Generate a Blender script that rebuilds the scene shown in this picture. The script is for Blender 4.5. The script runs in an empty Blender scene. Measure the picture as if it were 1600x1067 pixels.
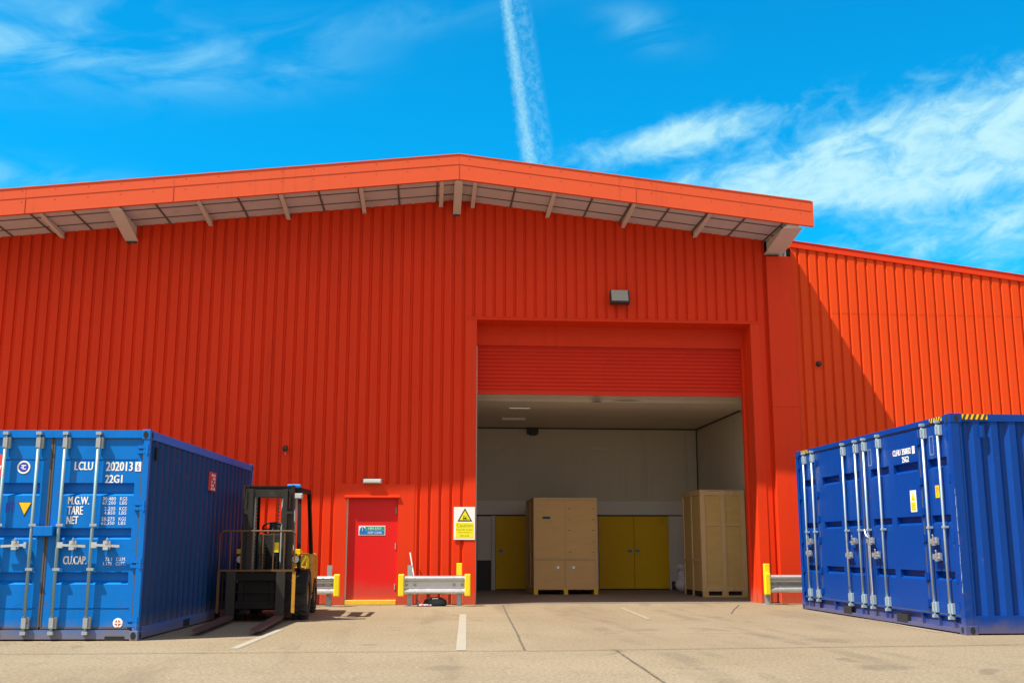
import bpy, bmesh, math, random
from mathutils import Vector, Matrix
random.seed(7)
S = bpy.context.scene
COL = S.collection
R = math.radians

# ------------------------------------------------------------------ camera
F_PX, PITCH, YAW, ROLL, CAM_H, CAM_D = 1670.7, 0.1895, 0.07995, -0.0002, 1.133, 21.945
cd = bpy.data.cameras.new('camera'); cam = bpy.data.objects.new('camera', cd); COL.objects.link(cam)
cd.sensor_width = 36.0; cd.lens = F_PX / 1600.0 * 36.0; cd.clip_end = 3000; cd.clip_start = 0.1
fw = Vector((math.sin(YAW) * math.cos(PITCH), math.cos(YAW) * math.cos(PITCH), math.sin(PITCH)))
rt = Vector((math.cos(YAW), -math.sin(YAW), 0)); up = rt.cross(fw)
m = Matrix((rt, up, -fw)).transposed().to_4x4(); m.translation = Vector((0, -CAM_D, CAM_H))
cam.matrix_world = m
S.camera = cam

# ------------------------------------------------------------------ sun, sky, exposure
LIGHT = Vector((0.545, 0.242, -1.0)).normalized()
SUN_EL = math.asin(-LIGHT.z); SUN_ROT = math.atan2(-LIGHT.x, -LIGHT.y)
sd = bpy.data.lights.new('sun', 'SUN'); sd.energy = 5.0; sd.angle = R(0.5); sd.color = (1.0, 0.91, 0.75)
so = bpy.data.objects.new('sun', sd); COL.objects.link(so)
so.rotation_euler = LIGHT.to_track_quat('-Z', 'Y').to_euler(); so.location = (-20, -15, 40)
S.view_settings.view_transform = 'Standard'; S.view_settings.look = 'None'
S.view_settings.exposure = 0.9; S.view_settings.gamma = 1.0
try:
    S.cycles.use_denoising = True
    S.cycles.max_bounces = 10; S.cycles.diffuse_bounces = 6; S.cycles.glossy_bounces = 4
    S.cycles.sample_clamp_indirect = 6.0
    S.cycles.caustics_reflective = False; S.cycles.caustics_refractive = False
except Exception:
    pass

W = bpy.data.worlds.new('World'); S.world = W; W.use_nodes = True
nt = W.node_tree; nt.nodes.clear()


class NG:
    """small wrapper to write node maths as expressions"""
    def __init__(s, tree): s.t = tree
    def node(s, typ, **kw):
        n = s.t.nodes.new(typ)
        for k, v in kw.items(): setattr(n, k, v)
        return n
    def put(s, sock, v):
        if isinstance(v, bpy.types.NodeSocket): s.t.links.new(v, sock)
        elif v is not None: sock.default_value = v
    def m(s, op, a, b=None, c=None, clamp=False):
        n = s.node('ShaderNodeMath', operation=op); n.use_clamp = clamp
        s.put(n.inputs[0], a); s.put(n.inputs[1], b); s.put(n.inputs[2], c)
        return n.outputs[0]
    def add(s, a, b): return s.m('ADD', a, b)
    def sub(s, a, b): return s.m('SUBTRACT', a, b)
    def mul(s, a, b): return s.m('MULTIPLY', a, b)
    def sm(s, v, lo, hi, a=0.0, b=1.0):
        n = s.node('ShaderNodeMapRange', interpolation_type='SMOOTHSTEP')
        s.put(n.inputs[0], v); s.put(n.inputs[1], lo); s.put(n.inputs[2], hi); s.put(n.inputs[3], a); s.put(n.inputs[4], b)
        return n.outputs[0]
    def xyz(s, x, y, z=0.0):
        n = s.node('ShaderNodeCombineXYZ'); s.put(n.inputs[0], x); s.put(n.inputs[1], y); s.put(n.inputs[2], z); return n.outputs[0]
    def noise(s, vec, scale, detail=4.0, rough=0.55, dist=0.0):
        n = s.node('ShaderNodeTexNoise'); s.put(n.inputs['Vector'], vec)
        n.inputs['Scale'].default_value = scale; n.inputs['Detail'].default_value = detail
        n.inputs['Roughness'].default_value = rough; n.inputs['Distortion'].default_value = dist
        return n.outputs[0]
    def mix(s, f, a, b, blend='MIX'):
        n = s.node('ShaderNodeMix', data_type='RGBA', blend_type=blend)
        s.put(n.inputs[0], f); s.put(n.inputs[6], a); s.put(n.inputs[7], b); return n.outputs[2]


g = NG(nt)
sky = g.node('ShaderNodeTexSky', sky_type='NISHITA')
sky.sun_disc = False; sky.sun_elevation = SUN_EL; sky.sun_rotation = SUN_ROT
sky.altitude = 0; sky.air_density = 1.0; sky.dust_density = 0.25; sky.ozone_density = 3.0
tc = g.node('ShaderNodeTexCoord'); sep = g.node('ShaderNodeSeparateXYZ'); nt.links.new(tc.outputs['Generated'], sep.inputs[0])
dx, dy, dz = sep.outputs
az = g.mul(g.m('ARCTAN2', dx, dy), 180 / math.pi)
el = g.mul(g.m('ARCSINE', dz), 180 / math.pi)


def gauss(ca, ce, sa, se, rot, amt):
    a = g.sub(az, ca); e = g.sub(el, ce); c, s_ = math.cos(R(rot)), math.sin(R(rot))
    u = g.add(g.mul(a, c / sa), g.mul(e, s_ / sa)); v = g.add(g.mul(a, -s_ / se), g.mul(e, c / se))
    return g.mul(g.m('EXPONENT', g.mul(g.add(g.mul(u, u), g.mul(v, v)), -1.0)), amt)


def total(lst):
    r = lst[0]
    for q in lst[1:]: r = g.add(r, q)
    return r


# wisps drawn out along a gentle slope: the noise coordinates are turned and stretched
ct, st = math.cos(R(12)), math.sin(R(12))
wu = g.add(g.mul(az, ct), g.mul(el, st)); wv = g.add(g.mul(az, -st), g.mul(el, ct))
wisp = g.noise(g.xyz(g.mul(wu, 0.33), g.mul(wv, 0.95), 3.7), 0.50, 8.0, 0.56, 0.6)
puff = g.noise(g.xyz(g.mul(wu, 0.55), g.mul(wv, 0.95), 8.1), 0.68, 9.0, 0.60, 0.5)
fine = g.noise(g.xyz(g.mul(wu, 0.8), g.mul(wv, 1.7), 1.3), 1.7, 5.0, 0.6, 0.4)
big = total([gauss(26.5, 20.1, 7.8, 2.3, 4, 1.0), gauss(13.5, 21.3, 6.2, 0.95, 9, 1.0), gauss(19.5, 18.3, 9.5, 1.7, 5, 0.95),
             gauss(33, 18.5, 8, 3.2, 0, 0.75), gauss(27, 15.2, 11, 1.0, 2, 0.5), gauss(29, 12.8, 13, 2.4, 0, 0.28),
             gauss(58, 24, 14, 4, 0, 0.8)])
# a broad bank of unseen cloud added behind the camera to lift the shade
fill_bank = g.mul(g.sm(g.mul(dy, -1.0), 0.05, 0.45), g.sm(el, -4, 4))
thin = total([gauss(-21.5, 24.6, 6.5, 2.2, 5, 0.62), gauss(-11.0, 24.4, 6.0, 1.3, 8, 0.42), gauss(-21.0, 17.7, 6.5, 0.9, -3, 0.55),
              gauss(12.3, 27.0, 2.2, 0.9, -15, 0.40), gauss(30, 29.5, 6, 1.0, 4, 0.35), gauss(-4, 27.0, 8.0, 0.9, 10, 0.20), gauss(-50, 30, 18, 6, 0, 0.5), gauss(120, 35, 30, 8, 0, 0.6)])
tex = g.add(g.mul(puff, 0.82), g.mul(fine, 0.18))
d_big = g.sm(g.add(g.mul(g.m('MINIMUM', big, 1.0), 0.46), g.mul(g.sub(tex, 0.5), 0.95)), 0.06, 0.60, 0.0, 0.90)
d_big = g.mul(d_big, g.sm(big, 0.02, 0.30))
d_thin = g.mul(g.mul(thin, g.sm(wisp, 0.34, 0.70)), 0.92)
# contrail: a straight trail across the sky with a fainter spreading side
lin = g.sub(az, g.add(4.23, g.mul(g.sub(28.57, el), 0.169)))
cn = g.noise(g.xyz(az, el, 5.0), 2.6, 6.0, 0.62, 0.3)
cf = g.noise(g.xyz(g.mul(az, 1.0), g.mul(el, 1.0), 9.0), 7.0, 3.0, 0.6)
cn2 = g.noise(g.xyz(g.mul(az, 0.5), g.mul(el, 0.35), 2.0), 0.9, 3.0, 0.5)
half = g.add(g.add(0.28, g.mul(cn2, 0.26)), g.mul(g.sub(28.57, el), 0.017))
edge = g.add(lin, g.mul(g.sub(cn, 0.5), 0.55))
core = g.mul(g.sm(g.m('ABSOLUTE', edge), g.mul(half, 1.2), g.mul(half, 0.05)), g.mul(g.sm(cf, 0.28, 0.70, 0.40, 0.58), g.sm(cn2, 0.2, 0.7, 0.8, 1.15)))
veil = g.mul(g.sm(g.m('ABSOLUTE', g.sub(edge, 0.85)), 0.75, 0.25), g.sm(cn, 0.35, 0.7, 0.03, 0.26))
trail = g.mul(g.m('MAXIMUM', core, veil), g.mul(g.sm(el, 8, 14), g.sm(dy, 0.0, 0.1)))
cover = g.m('MAXIMUM', g.m('MAXIMUM', d_big, d_thin), trail)
cover = g.m('MAXIMUM', cover, g.mul(fill_bank, g.sm(puff, 0.25, 0.6, 0.45, 0.95)))
cover = g.m('MINIMUM', cover, 0.93)
tint = g.mix(1.0, sky.outputs[0], (0.012, 0.91, 1.17, 1), 'MULTIPLY')
SKY_STRENGTH = 0.105
cloudc = g.mix(g.sm(cover, 0.2, 0.9), (1.9, 4.3, 5.2, 1), (3.1, 4.9, 5.1, 1))
cloudc = g.mix(fill_bank, cloudc, g.mix(g.sm(el, 4, 38), (4.3, 3.5, 2.9, 1), (7.0, 5.2, 4.4, 1)))
final = g.mix(cover, tint, cloudc)
bg = g.node('ShaderNodeBackground'); bg.inputs[1].default_value = SKY_STRENGTH
nt.links.new(final, bg.inputs[0])
wo = g.node('ShaderNodeOutputWorld'); nt.links.new(bg.outputs[0], wo.inputs[0])


# ------------------------------------------------------------------ materials
def mat(name, col, rough=0.5, metal=0.0, vary=0.0, vscale=3.0, stretch=(1, 1, 1), dirt=None, dirt_amt=0.0, dirt_scale=2.0, dirt_lo=0.55,
        bump=0.0, bscale=40.0, spec=0.5, emit=None, fine=0.0, low_dirt=None, rust=0.0, streak=0.0):
    M_ = bpy.data.materials.new(name); M_.use_nodes = True
    t = M_.node_tree; b = t.nodes['Principled BSDF']; n = NG(t)
    b.inputs['Roughness'].default_value = rough; b.inputs['Metallic'].default_value = metal
    b.inputs['Specular IOR Level'].default_value = spec
    c4 = (*col, 1)
    co = n.node('ShaderNodeTexCoord').outputs['Object']
    mp = n.node('ShaderNodeMapping'); t.links.new(co, mp.inputs[0]); mp.inputs['Scale'].default_value = stretch
    v = mp.outputs[0]; out = None
    if vary:
        f = n.noise(v, vscale, 5, 0.6)
        out = n.mix(f, (*[max(0, q * (1 - vary)) for q in col], 1), (*[min(1, q * (1 + vary)) for q in col], 1))
    if fine:
        f2 = n.noise(co, 90, 2, 0.6)
        lo = out if out else c4
        out = n.mix(n.mul(n.sm(f2, 0.45, 0.75), fine), lo, (*[q * 0.45 for q in col], 1))
    if dirt:
        f = n.noise(v, dirt_scale, 8, 0.65, 0.4)
        out = n.mix(n.mul(n.sm(f, dirt_lo, dirt_lo + 0.18), dirt_amt), out if out else c4, (*dirt, 1))
    if streak:
        mp2 = n.node('ShaderNodeMapping'); t.links.new(co, mp2.inputs[0]); mp2.inputs['Scale'].default_value = (7.0, 7.0, 0.22)
        f = n.noise(mp2.outputs[0], 1.0, 6, 0.62, 0.2); g2 = n.noise(co, 0.5, 3, 0.5)
        out = n.mix(n.mul(n.mul(n.sm(f, 0.52, 0.70), n.sm(g2, 0.40, 0.62)), streak), out if out else c4, (*[q * 0.62 + 0.006 for q in col], 1))
    if rust:
        f = n.noise(co, 9.0, 7, 0.70, 0.5); g2 = n.noise(co, 1.4, 3, 0.5)
        out = n.mix(n.mul(n.sm(n.add(f, n.mul(n.sub(g2, 0.5), 0.5)), 0.66, 0.72), rust), out if out else c4, (0.115, 0.045, 0.022, 1))
    if low_dirt:
        zz = n.node('ShaderNodeSeparateXYZ'); t.links.new(co, zz.inputs[0])
        f = n.noise(co, 4, 6, 0.6)
        h = n.sub(zz.outputs[2], n.mul(n.sub(f, 0.5), 0.25))
        out = n.mix(n.mul(n.sm(h, low_dirt[1], low_dirt[0]), low_dirt[2]), out if out else c4, (0.20, 0.15, 0.10, 1))
    if out is None: b.inputs['Base Color'].default_value = c4
    else: t.links.new(out, b.inputs['Base Color'])
    if bump:
        bp = n.node('ShaderNodeBump'); bp.inputs['Strength'].default_value = bump; bp.inputs['Distance'].default_value = 0.02
        t.links.new(n.noise(co, bscale, 4, 0.6), bp.inputs['Height']); t.links.new(bp.outputs[0], b.inputs['Normal'])
    if vary:
        t.links.new(n.m('ADD', rough - 0.08, n.mul(n.noise(co, 6, 3), 0.16)), b.inputs['Roughness'])
    if emit:
        b.inputs['Emission Color'].default_value = (*emit[:3], 1); b.inputs['Emission Strength'].default_value = emit[3]
    return M_


M = {}
RED = (0.69, 0.039, 0.008)
M['red'] = mat('red_paint', RED, 0.52, spec=0.12, streak=0.35, low_dirt=(0.05, 0.42, 0.45), vary=0.10, vscale=0.9, stretch=(1.6, 1.6, 0.35), dirt=(0.50, 0.036, 0.008), dirt_amt=0.35, dirt_scale=1.1, dirt_lo=0.56, bump=0.16, bscale=1.6)
M['orange'] = mat('sunlit_red_paint', (0.70, 0.062, 0.009), 0.52, spec=0.12, vary=0.10, vscale=0.9, stretch=(1.6, 1.6, 0.35), dirt=(0.55, 0.045, 0.01), dirt_amt=0.35, dirt_scale=1.1, dirt_lo=0.56, bump=0.16, bscale=1.6, streak=0.35)  # sunlit tone mixed into the red paint, as most of this wall is lit
M['red_flat'] = mat('red_flashing', (0.69, 0.042, 0.009), 0.52, spec=0.14, streak=0.3, low_dirt=(0.03, 0.40, 0.4), vary=0.06, vscale=1.2, dirt=(0.45, 0.05, 0.03), dirt_amt=0.25, dirt_scale=2.2, bump=0.02, bscale=3)
M['fascia'] = mat('orange_red_fascia', (0.65, 0.088, 0.028), 0.5, spec=0.25, streak=0.4, vary=0.05, vscale=0.8, dirt=(0.5, 0.09, 0.05), dirt_amt=0.2, dirt_scale=1.6)
M['seam'] = mat('seam_joint_red', (0.50, 0.068, 0.024), 0.8)  # slightly darker red for the fascia joints and rivets
M['shutter'] = mat('shutter_red', (0.60, 0.030, 0.012), 0.5, spec=0.2, vary=0.05, vscale=1.2, dirt=(0.42, 0.022, 0.012), dirt_amt=0.25, dirt_scale=1.5)
M['doorred'] = mat('fire_door_red', (0.66, 0.012, 0.012), 0.42, spec=0.25, streak=0.3, low_dirt=(0.12, 0.55, 0.35), vary=0.05, vscale=2, dirt=(0.4, 0.03, 0.03), dirt_amt=0.25, dirt_scale=4)
M['soffit'] = mat('soffit_panel', (0.55, 0.52, 0.52), 0.75, vary=0.10, vscale=1.5, dirt=(0.42, 0.36, 0.30), dirt_amt=0.5, dirt_scale=1.8)
M['grid'] = mat('soffit_grid', (0.11, 0.10, 0.10), 0.7)
M['rafter'] = mat('rafter_paint', (0.62, 0.56, 0.50), 0.6, vary=0.08, dirt=(0.4, 0.33, 0.27), dirt_amt=0.4)
M['roof'] = mat('roof_sheet', (0.35, 0.34, 0.33), 0.5, vary=0.1)
M['inwall'] = mat('interior_wall', (0.60, 0.53, 0.44), 0.85, streak=0.3, vary=0.08, vscale=0.6, dirt=(0.48, 0.41, 0.33), dirt_amt=0.4, dirt_scale=0.8)
M['inwhite'] = mat('interior_white', (0.68, 0.65, 0.62), 0.6, vary=0.05)
M['inceil'] = mat('interior_ceiling', (0.62, 0.55, 0.46), 0.85, vary=0.08, vscale=0.7)
M['scuff'] = mat('pale_scuff', (0.75, 0.72, 0.66), 0.8)
M['dark'] = mat('dark_trim', (0.035, 0.032, 0.032), 0.6)
M['yellowdoor'] = mat('yellow_door', (0.80, 0.48, 0.005), 0.5, spec=0.2, vary=0.06, dirt=(0.4, 0.27, 0.03), dirt_amt=0.3)
M['yellow'] = mat('safety_yellow', (0.84, 0.66, 0.01), 0.42, rust=0.35, low_dirt=(0.05, 0.3, 0.3), vary=0.07, vscale=5, dirt=(0.45, 0.36, 0.08), dirt_amt=0.3, dirt_scale=9, dirt_lo=0.6)
M['yellowstep'] = mat('yellow_step', (0.72, 0.48, 0.03), 0.6, vary=0.12, vscale=8, dirt=(0.35, 0.25, 0.08), dirt_amt=0.5, dirt_scale=6)
M['galv'] = mat('galvanised_steel', (0.60, 0.63, 0.66), 0.36, metal=0.7, vary=0.10, vscale=12, dirt=(0.45, 0.45, 0.45), dirt_amt=0.3, dirt_scale=8)
M['galvdull'] = mat('dull_galvanised', (0.34, 0.38, 0.40), 0.5, rust=0.55, metal=0.3, vary=0.12, vscale=10, dirt=(0.3, 0.24, 0.18), dirt_amt=0.35, dirt_scale=9)
M['rod'] = mat('lock_rod_paint', (0.20, 0.33, 0.38), 0.42, rust=0.55, metal=0.2, vary=0.12, vscale=6, stretch=(1, 1, 0.4), dirt=(0.32, 0.24, 0.17), dirt_amt=0.45, dirt_scale=7, dirt_lo=0.58)
M['rodlight'] = mat('lock_rod_galvanised', (0.42, 0.55, 0.62), 0.35, rust=0.55, metal=0.4, vary=0.1, vscale=6, dirt=(0.35, 0.30, 0.25), dirt_amt=0.3, dirt_scale=8)
M['gasket'] = mat('door_gasket', (0.075, 0.07, 0.068), 0.75)
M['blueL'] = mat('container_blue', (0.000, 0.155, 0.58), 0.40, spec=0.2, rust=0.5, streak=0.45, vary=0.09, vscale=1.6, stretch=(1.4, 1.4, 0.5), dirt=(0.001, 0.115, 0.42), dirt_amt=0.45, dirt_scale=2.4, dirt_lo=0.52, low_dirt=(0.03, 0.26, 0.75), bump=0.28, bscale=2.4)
M['blueLshade'] = mat('container_shaded_blue', (0.006, 0.042, 0.145), 0.45, spec=0.22, rust=0.4, streak=0.4, low_dirt=(0.05, 0.35, 0.5), vary=0.10, vscale=1.2, stretch=(1, 1, 0.4), dirt=(0.02, 0.05, 0.14), dirt_amt=0.5, dirt_scale=1.6)  # shade of the unlit faces put into the blue of the same container
M['blueR'] = mat('deep_container_blue', (0.000, 0.043, 0.27), 0.38, spec=0.22, rust=0.35, streak=0.35, low_dirt=(0.03, 0.24, 0.45), vary=0.07, vscale=1.6, dirt=(0.001, 0.028, 0.18), dirt_amt=0.4, dirt_scale=2.0, bump=0.28, bscale=2.4)
M['bluescrape'] = mat('worn_pale_blue', (0.25, 0.32, 0.45), 0.6, vary=0.2)
M['hole'] = mat('casting_hole', (0.012, 0.013, 0.016), 0.9)
M['white'] = mat('white_lettering', (0.82, 0.84, 0.85), 0.6, fine=0.25)
M['signwhite'] = mat('sign_white', (0.84, 0.85, 0.85), 0.4)
M['signyellow'] = mat('sign_yellow', (0.80, 0.76, 0.01), 0.4)
M['signblack'] = mat('sign_black', (0.035, 0.035, 0.02), 0.5)
M['signtext'] = mat('faded_sign_text', (0.34, 0.31, 0.03), 0.5)
M['signgreen'] = mat('sign_green', (0.01, 0.32, 0.24), 0.4)
M['signblue'] = mat('sign_blue', (0.01, 0.17, 0.55), 0.4)
M['signred'] = mat('sign_red', (0.62, 0.06, 0.06), 0.5, vary=0.1)
M['emblem'] = mat('emblem_blue', (0.02, 0.05, 0.50), 0.4)
M['orangeyel'] = mat('sticker_orange', (0.85, 0.50, 0.01), 0.4)
M['ply'] = mat('plywood', (0.66, 0.43, 0.17), 0.7, vary=0.14, vscale=2.2, stretch=(1, 1, 3.5), dirt=(0.34, 0.19, 0.09), dirt_amt=0.55, dirt_scale=3.0, dirt_lo=0.60)
M['ply2'] = mat('plywood_aged', (0.56, 0.39, 0.14), 0.75, vary=0.16, vscale=2.4, stretch=(1, 1, 3.5), dirt=(0.28, 0.18, 0.08), dirt_amt=0.6, dirt_scale=3.2, dirt_lo=0.60)
M['batten'] = mat('timber_batten', (0.60, 0.42, 0.21), 0.7, vary=0.15, vscale=3, stretch=(4, 4, 0.6), dirt=(0.33, 0.2, 0.09), dirt_amt=0.4)
M['black'] = mat('forklift_black', (0.008, 0.008, 0.008), 0.55, spec=0.2, vary=0.2, dirt=(0.035, 0.028, 0.022), dirt_amt=0.6, dirt_scale=4)
M['mast'] = mat('mast_steel', (0.026, 0.026, 0.024), 0.5, metal=0.1, spec=0.35, vary=0.2, vscale=6, dirt=(0.10, 0.08, 0.055), dirt_amt=0.5, dirt_scale=5)
M['rustfork'] = mat('rusty_fork', (0.085, 0.035, 0.027), 0.7, vary=0.25, vscale=8, dirt=(0.07, 0.05, 0.045), dirt_amt=0.6, dirt_scale=5)
M['flyellow'] = mat('forklift_yellow', (0.52, 0.26, 0.02), 0.5, rust=0.6, vary=0.12, vscale=4, dirt=(0.16, 0.08, 0.03), dirt_amt=0.75, dirt_scale=4, dirt_lo=0.5)
M['flrust'] = mat('shaded_worn_orange', (0.115, 0.052, 0.014), 0.6, vary=0.25, vscale=9, dirt=(0.14, 0.06, 0.03), dirt_amt=0.7, dirt_scale=8)  # worn orange, darkened in colour for the shade the backrest stands in
M['tyre'] = mat('tyre_rubber', (0.028, 0.027, 0.028), 0.8, vary=0.2, dirt=(0.12, 0.10, 0.08), dirt_amt=0.5, dirt_scale=5, bump=0.2, bscale=30)
M['rim'] = mat('wheel_rim', (0.55, 0.30, 0.04), 0.5, vary=0.2, dirt=(0.1, 0.06, 0.03), dirt_amt=0.6, dirt_scale=8)
M['seat'] = mat('black_vinyl', (0.02, 0.02, 0.022), 0.45, vary=0.2)
M['lens'] = mat('lamp_lens', (0.55, 0.58, 0.58), 0.15, vary=0.05)
M['blueblock'] = mat('blue_block', (0.02, 0.25, 0.75), 0.25)
M['greybox'] = mat('grey_plastic', (0.42, 0.45, 0.44), 0.45, vary=0.06)
M['lampcase'] = mat('lamp_housing', (0.025, 0.028, 0.030), 0.5)
M['glass'] = mat('floodlight_glass', (0.26, 0.27, 0.24), 0.08, spec=0.8)
M['rag'] = mat('mauve_cloth', (0.45, 0.30, 0.42), 0.9, vary=0.2, vscale=14)
M['tub'] = mat('dark_green_plastic', (0.02, 0.045, 0.04), 0.4, vary=0.15)
M['sack'] = mat('white_sack', (0.62, 0.63, 0.68), 0.8, vary=0.12, vscale=7, bump=0.5, bscale=10)
M['tube'] = mat('lit_fluorescent_tube', (0.9, 0.88, 0.7), 0.4, emit=(1.0, 0.90, 0.60, 1.1))
M['slab'] = mat('warehouse_floor', (0.20, 0.165, 0.14), 0.6, vary=0.15, vscale=1.2, dirt=(0.10, 0.09, 0.085), dirt_amt=0.5, dirt_scale=1.3)
M['paint'] = mat('worn_white_marking', (0.30, 0.275, 0.225), 0.7, vary=0.15, vscale=9, dirt=(0.25, 0.20, 0.14), dirt_amt=0.8, dirt_scale=7, dirt_lo=0.54)
M['paintfaint'] = mat('faded_white_marking', (0.27, 0.235, 0.175), 0.75, vary=0.15, vscale=9, dirt=(0.23, 0.18, 0.115), dirt_amt=0.95, dirt_scale=6, dirt_lo=0.46)
M['joint'] = mat('joint_sealant', (0.085, 0.072, 0.053), 0.85, vary=0.3, vscale=6, dirt=(0.20, 0.155, 0.10), dirt_amt=0.9, dirt_scale=5, dirt_lo=0.5)


def ground_material():
    m_ = bpy.data.materials.new('yard_concrete'); m_.use_nodes = True
    t = m_.node_tree; b = t.nodes['Principled BSDF']; n = NG(t)
    co = n.node('ShaderNodeTexCoord').outputs['Object']
    a = n.noise(co, 0.35, 6, 0.6, 0.3); c = n.noise(co, 2.2, 6, 0.65); f = n.noise(co, 26, 3, 0.7); sp = n.noise(co, 75, 2, 0.6)
    col = n.mix(n.sm(a, 0.3, 0.7), (0.220, 0.175, 0.111, 1), (0.261, 0.214, 0.144, 1))
    col = n.mix(n.mul(n.sm(c, 0.50, 0.72), 0.42), col, (0.180, 0.137, 0.084, 1))
    col = n.mix(n.mul(n.sm(f, 0.50, 0.66), 0.75), col, (0.136, 0.102, 0.063, 1))
    col = n.mix(n.mul(n.sm(f, 0.47, 0.30), 0.70), col, (0.353, 0.301, 0.222, 1))
    col = n.mix(n.mul(n.sm(sp, 0.52, 0.66), 0.62), col, (0.116, 0.090, 0.063, 1))
    # tyre polish and oil: stains stretched along the drive-in direction
    mp = n.node('ShaderNodeMapping'); t.links.new(co, mp.inputs[0]); mp.inputs['Scale'].default_value = (0.9, 0.16, 1)
    s1 = n.noise(mp.outputs[0], 1.1, 6, 0.6, 0.6)
    col = n.mix(n.mul(n.sm(s1, 0.53, 0.70), 0.38), col, (0.116, 0.087, 0.059, 1))
    s2 = n.noise(co, 0.9, 4, 0.5, 1.2)
    col = n.mix(n.mul(n.sm(s2, 0.64, 0.72), 0.45), col, (0.102, 0.076, 0.055, 1))
    # separate pours: the slab before the roller door is a little browner, each bay its own tone
    sx = n.node('ShaderNodeSeparateXYZ'); t.links.new(co, sx.inputs[0])
    wob_ = n.mul(n.sub(n.noise(co, 3.0, 2), 0.5), 0.02)
    X, Y = n.add(sx.outputs[0], wob_), n.add(sx.outputs[1], wob_)
    slab = n.mul(n.sm(X, 1.30, 1.34), n.sm(Y, -9.70, -9.66))
    col = n.mix(n.mul(slab, 0.22), col, (0.185, 0.136, 0.094, 1))
    # tyre marks of the lorries that back into the bay
    q3 = n.noise(co, 0.8, 5, 0.6)
    drift = n.mul(n.sub(n.noise(n.xyz(0.0, n.mul(sx.outputs[1], 0.12), 0.0), 1.0, 2), 0.5), 1.4)
    XT = n.add(sx.outputs[0], drift)
    for xc, wd, am in ((2.55, 0.16, 0.34), (4.45, 0.17, 0.34), (2.95, 0.11, 0.22), (4.9, 0.12, 0.25), (0.1, 0.13, 0.16), (-1.0, 0.13, 0.16)):
        band = n.sm(n.m('ABSOLUTE', n.sub(XT, xc)), wd, wd * 0.4)
        col = n.mix(n.mul(n.mul(band, n.sm(q3, 0.42, 0.62)), am), col, (0.095, 0.072, 0.055, 1))
    for ox, oy, rr in ((-1.3, -3.4, 0.35), (-2.2, -7.9, 0.22), (3.1, -6.8, 0.30), (5.0, -8.6, 0.42), (0.2, -11.3, 0.28), (-0.6, -8.8, 0.16), (4.4, -11.6, 0.35)):
        dd = n.m('SQRT', n.add(n.m('POWER', n.sub(sx.outputs[0], ox), 2.0), n.m('POWER', n.sub(sx.outputs[1], oy), 2.0)))
        dd = n.add(dd, n.mul(n.sub(c, 0.5), 0.7))
        col = n.mix(n.sm(dd, rr, rr * 0.35, 0.0, 0.30), col, (0.075, 0.058, 0.046, 1))
    t.links.new(col, b.inputs['Base Color'])
    b.inputs['Roughness'].default_value = 0.82; b.inputs['Specular IOR Level'].default_value = 0.3
    bp = n.node('ShaderNodeBump'); bp.inputs['Strength'].default_value = 0.35; bp.inputs['Distance'].default_value = 0.012
    t.links.new(n.add(f, n.mul(sp, 0.6)), bp.inputs['Height']); t.links.new(bp.outputs[0], b.inputs['Normal'])
    return m_


M['ground'] = ground_material()


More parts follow.
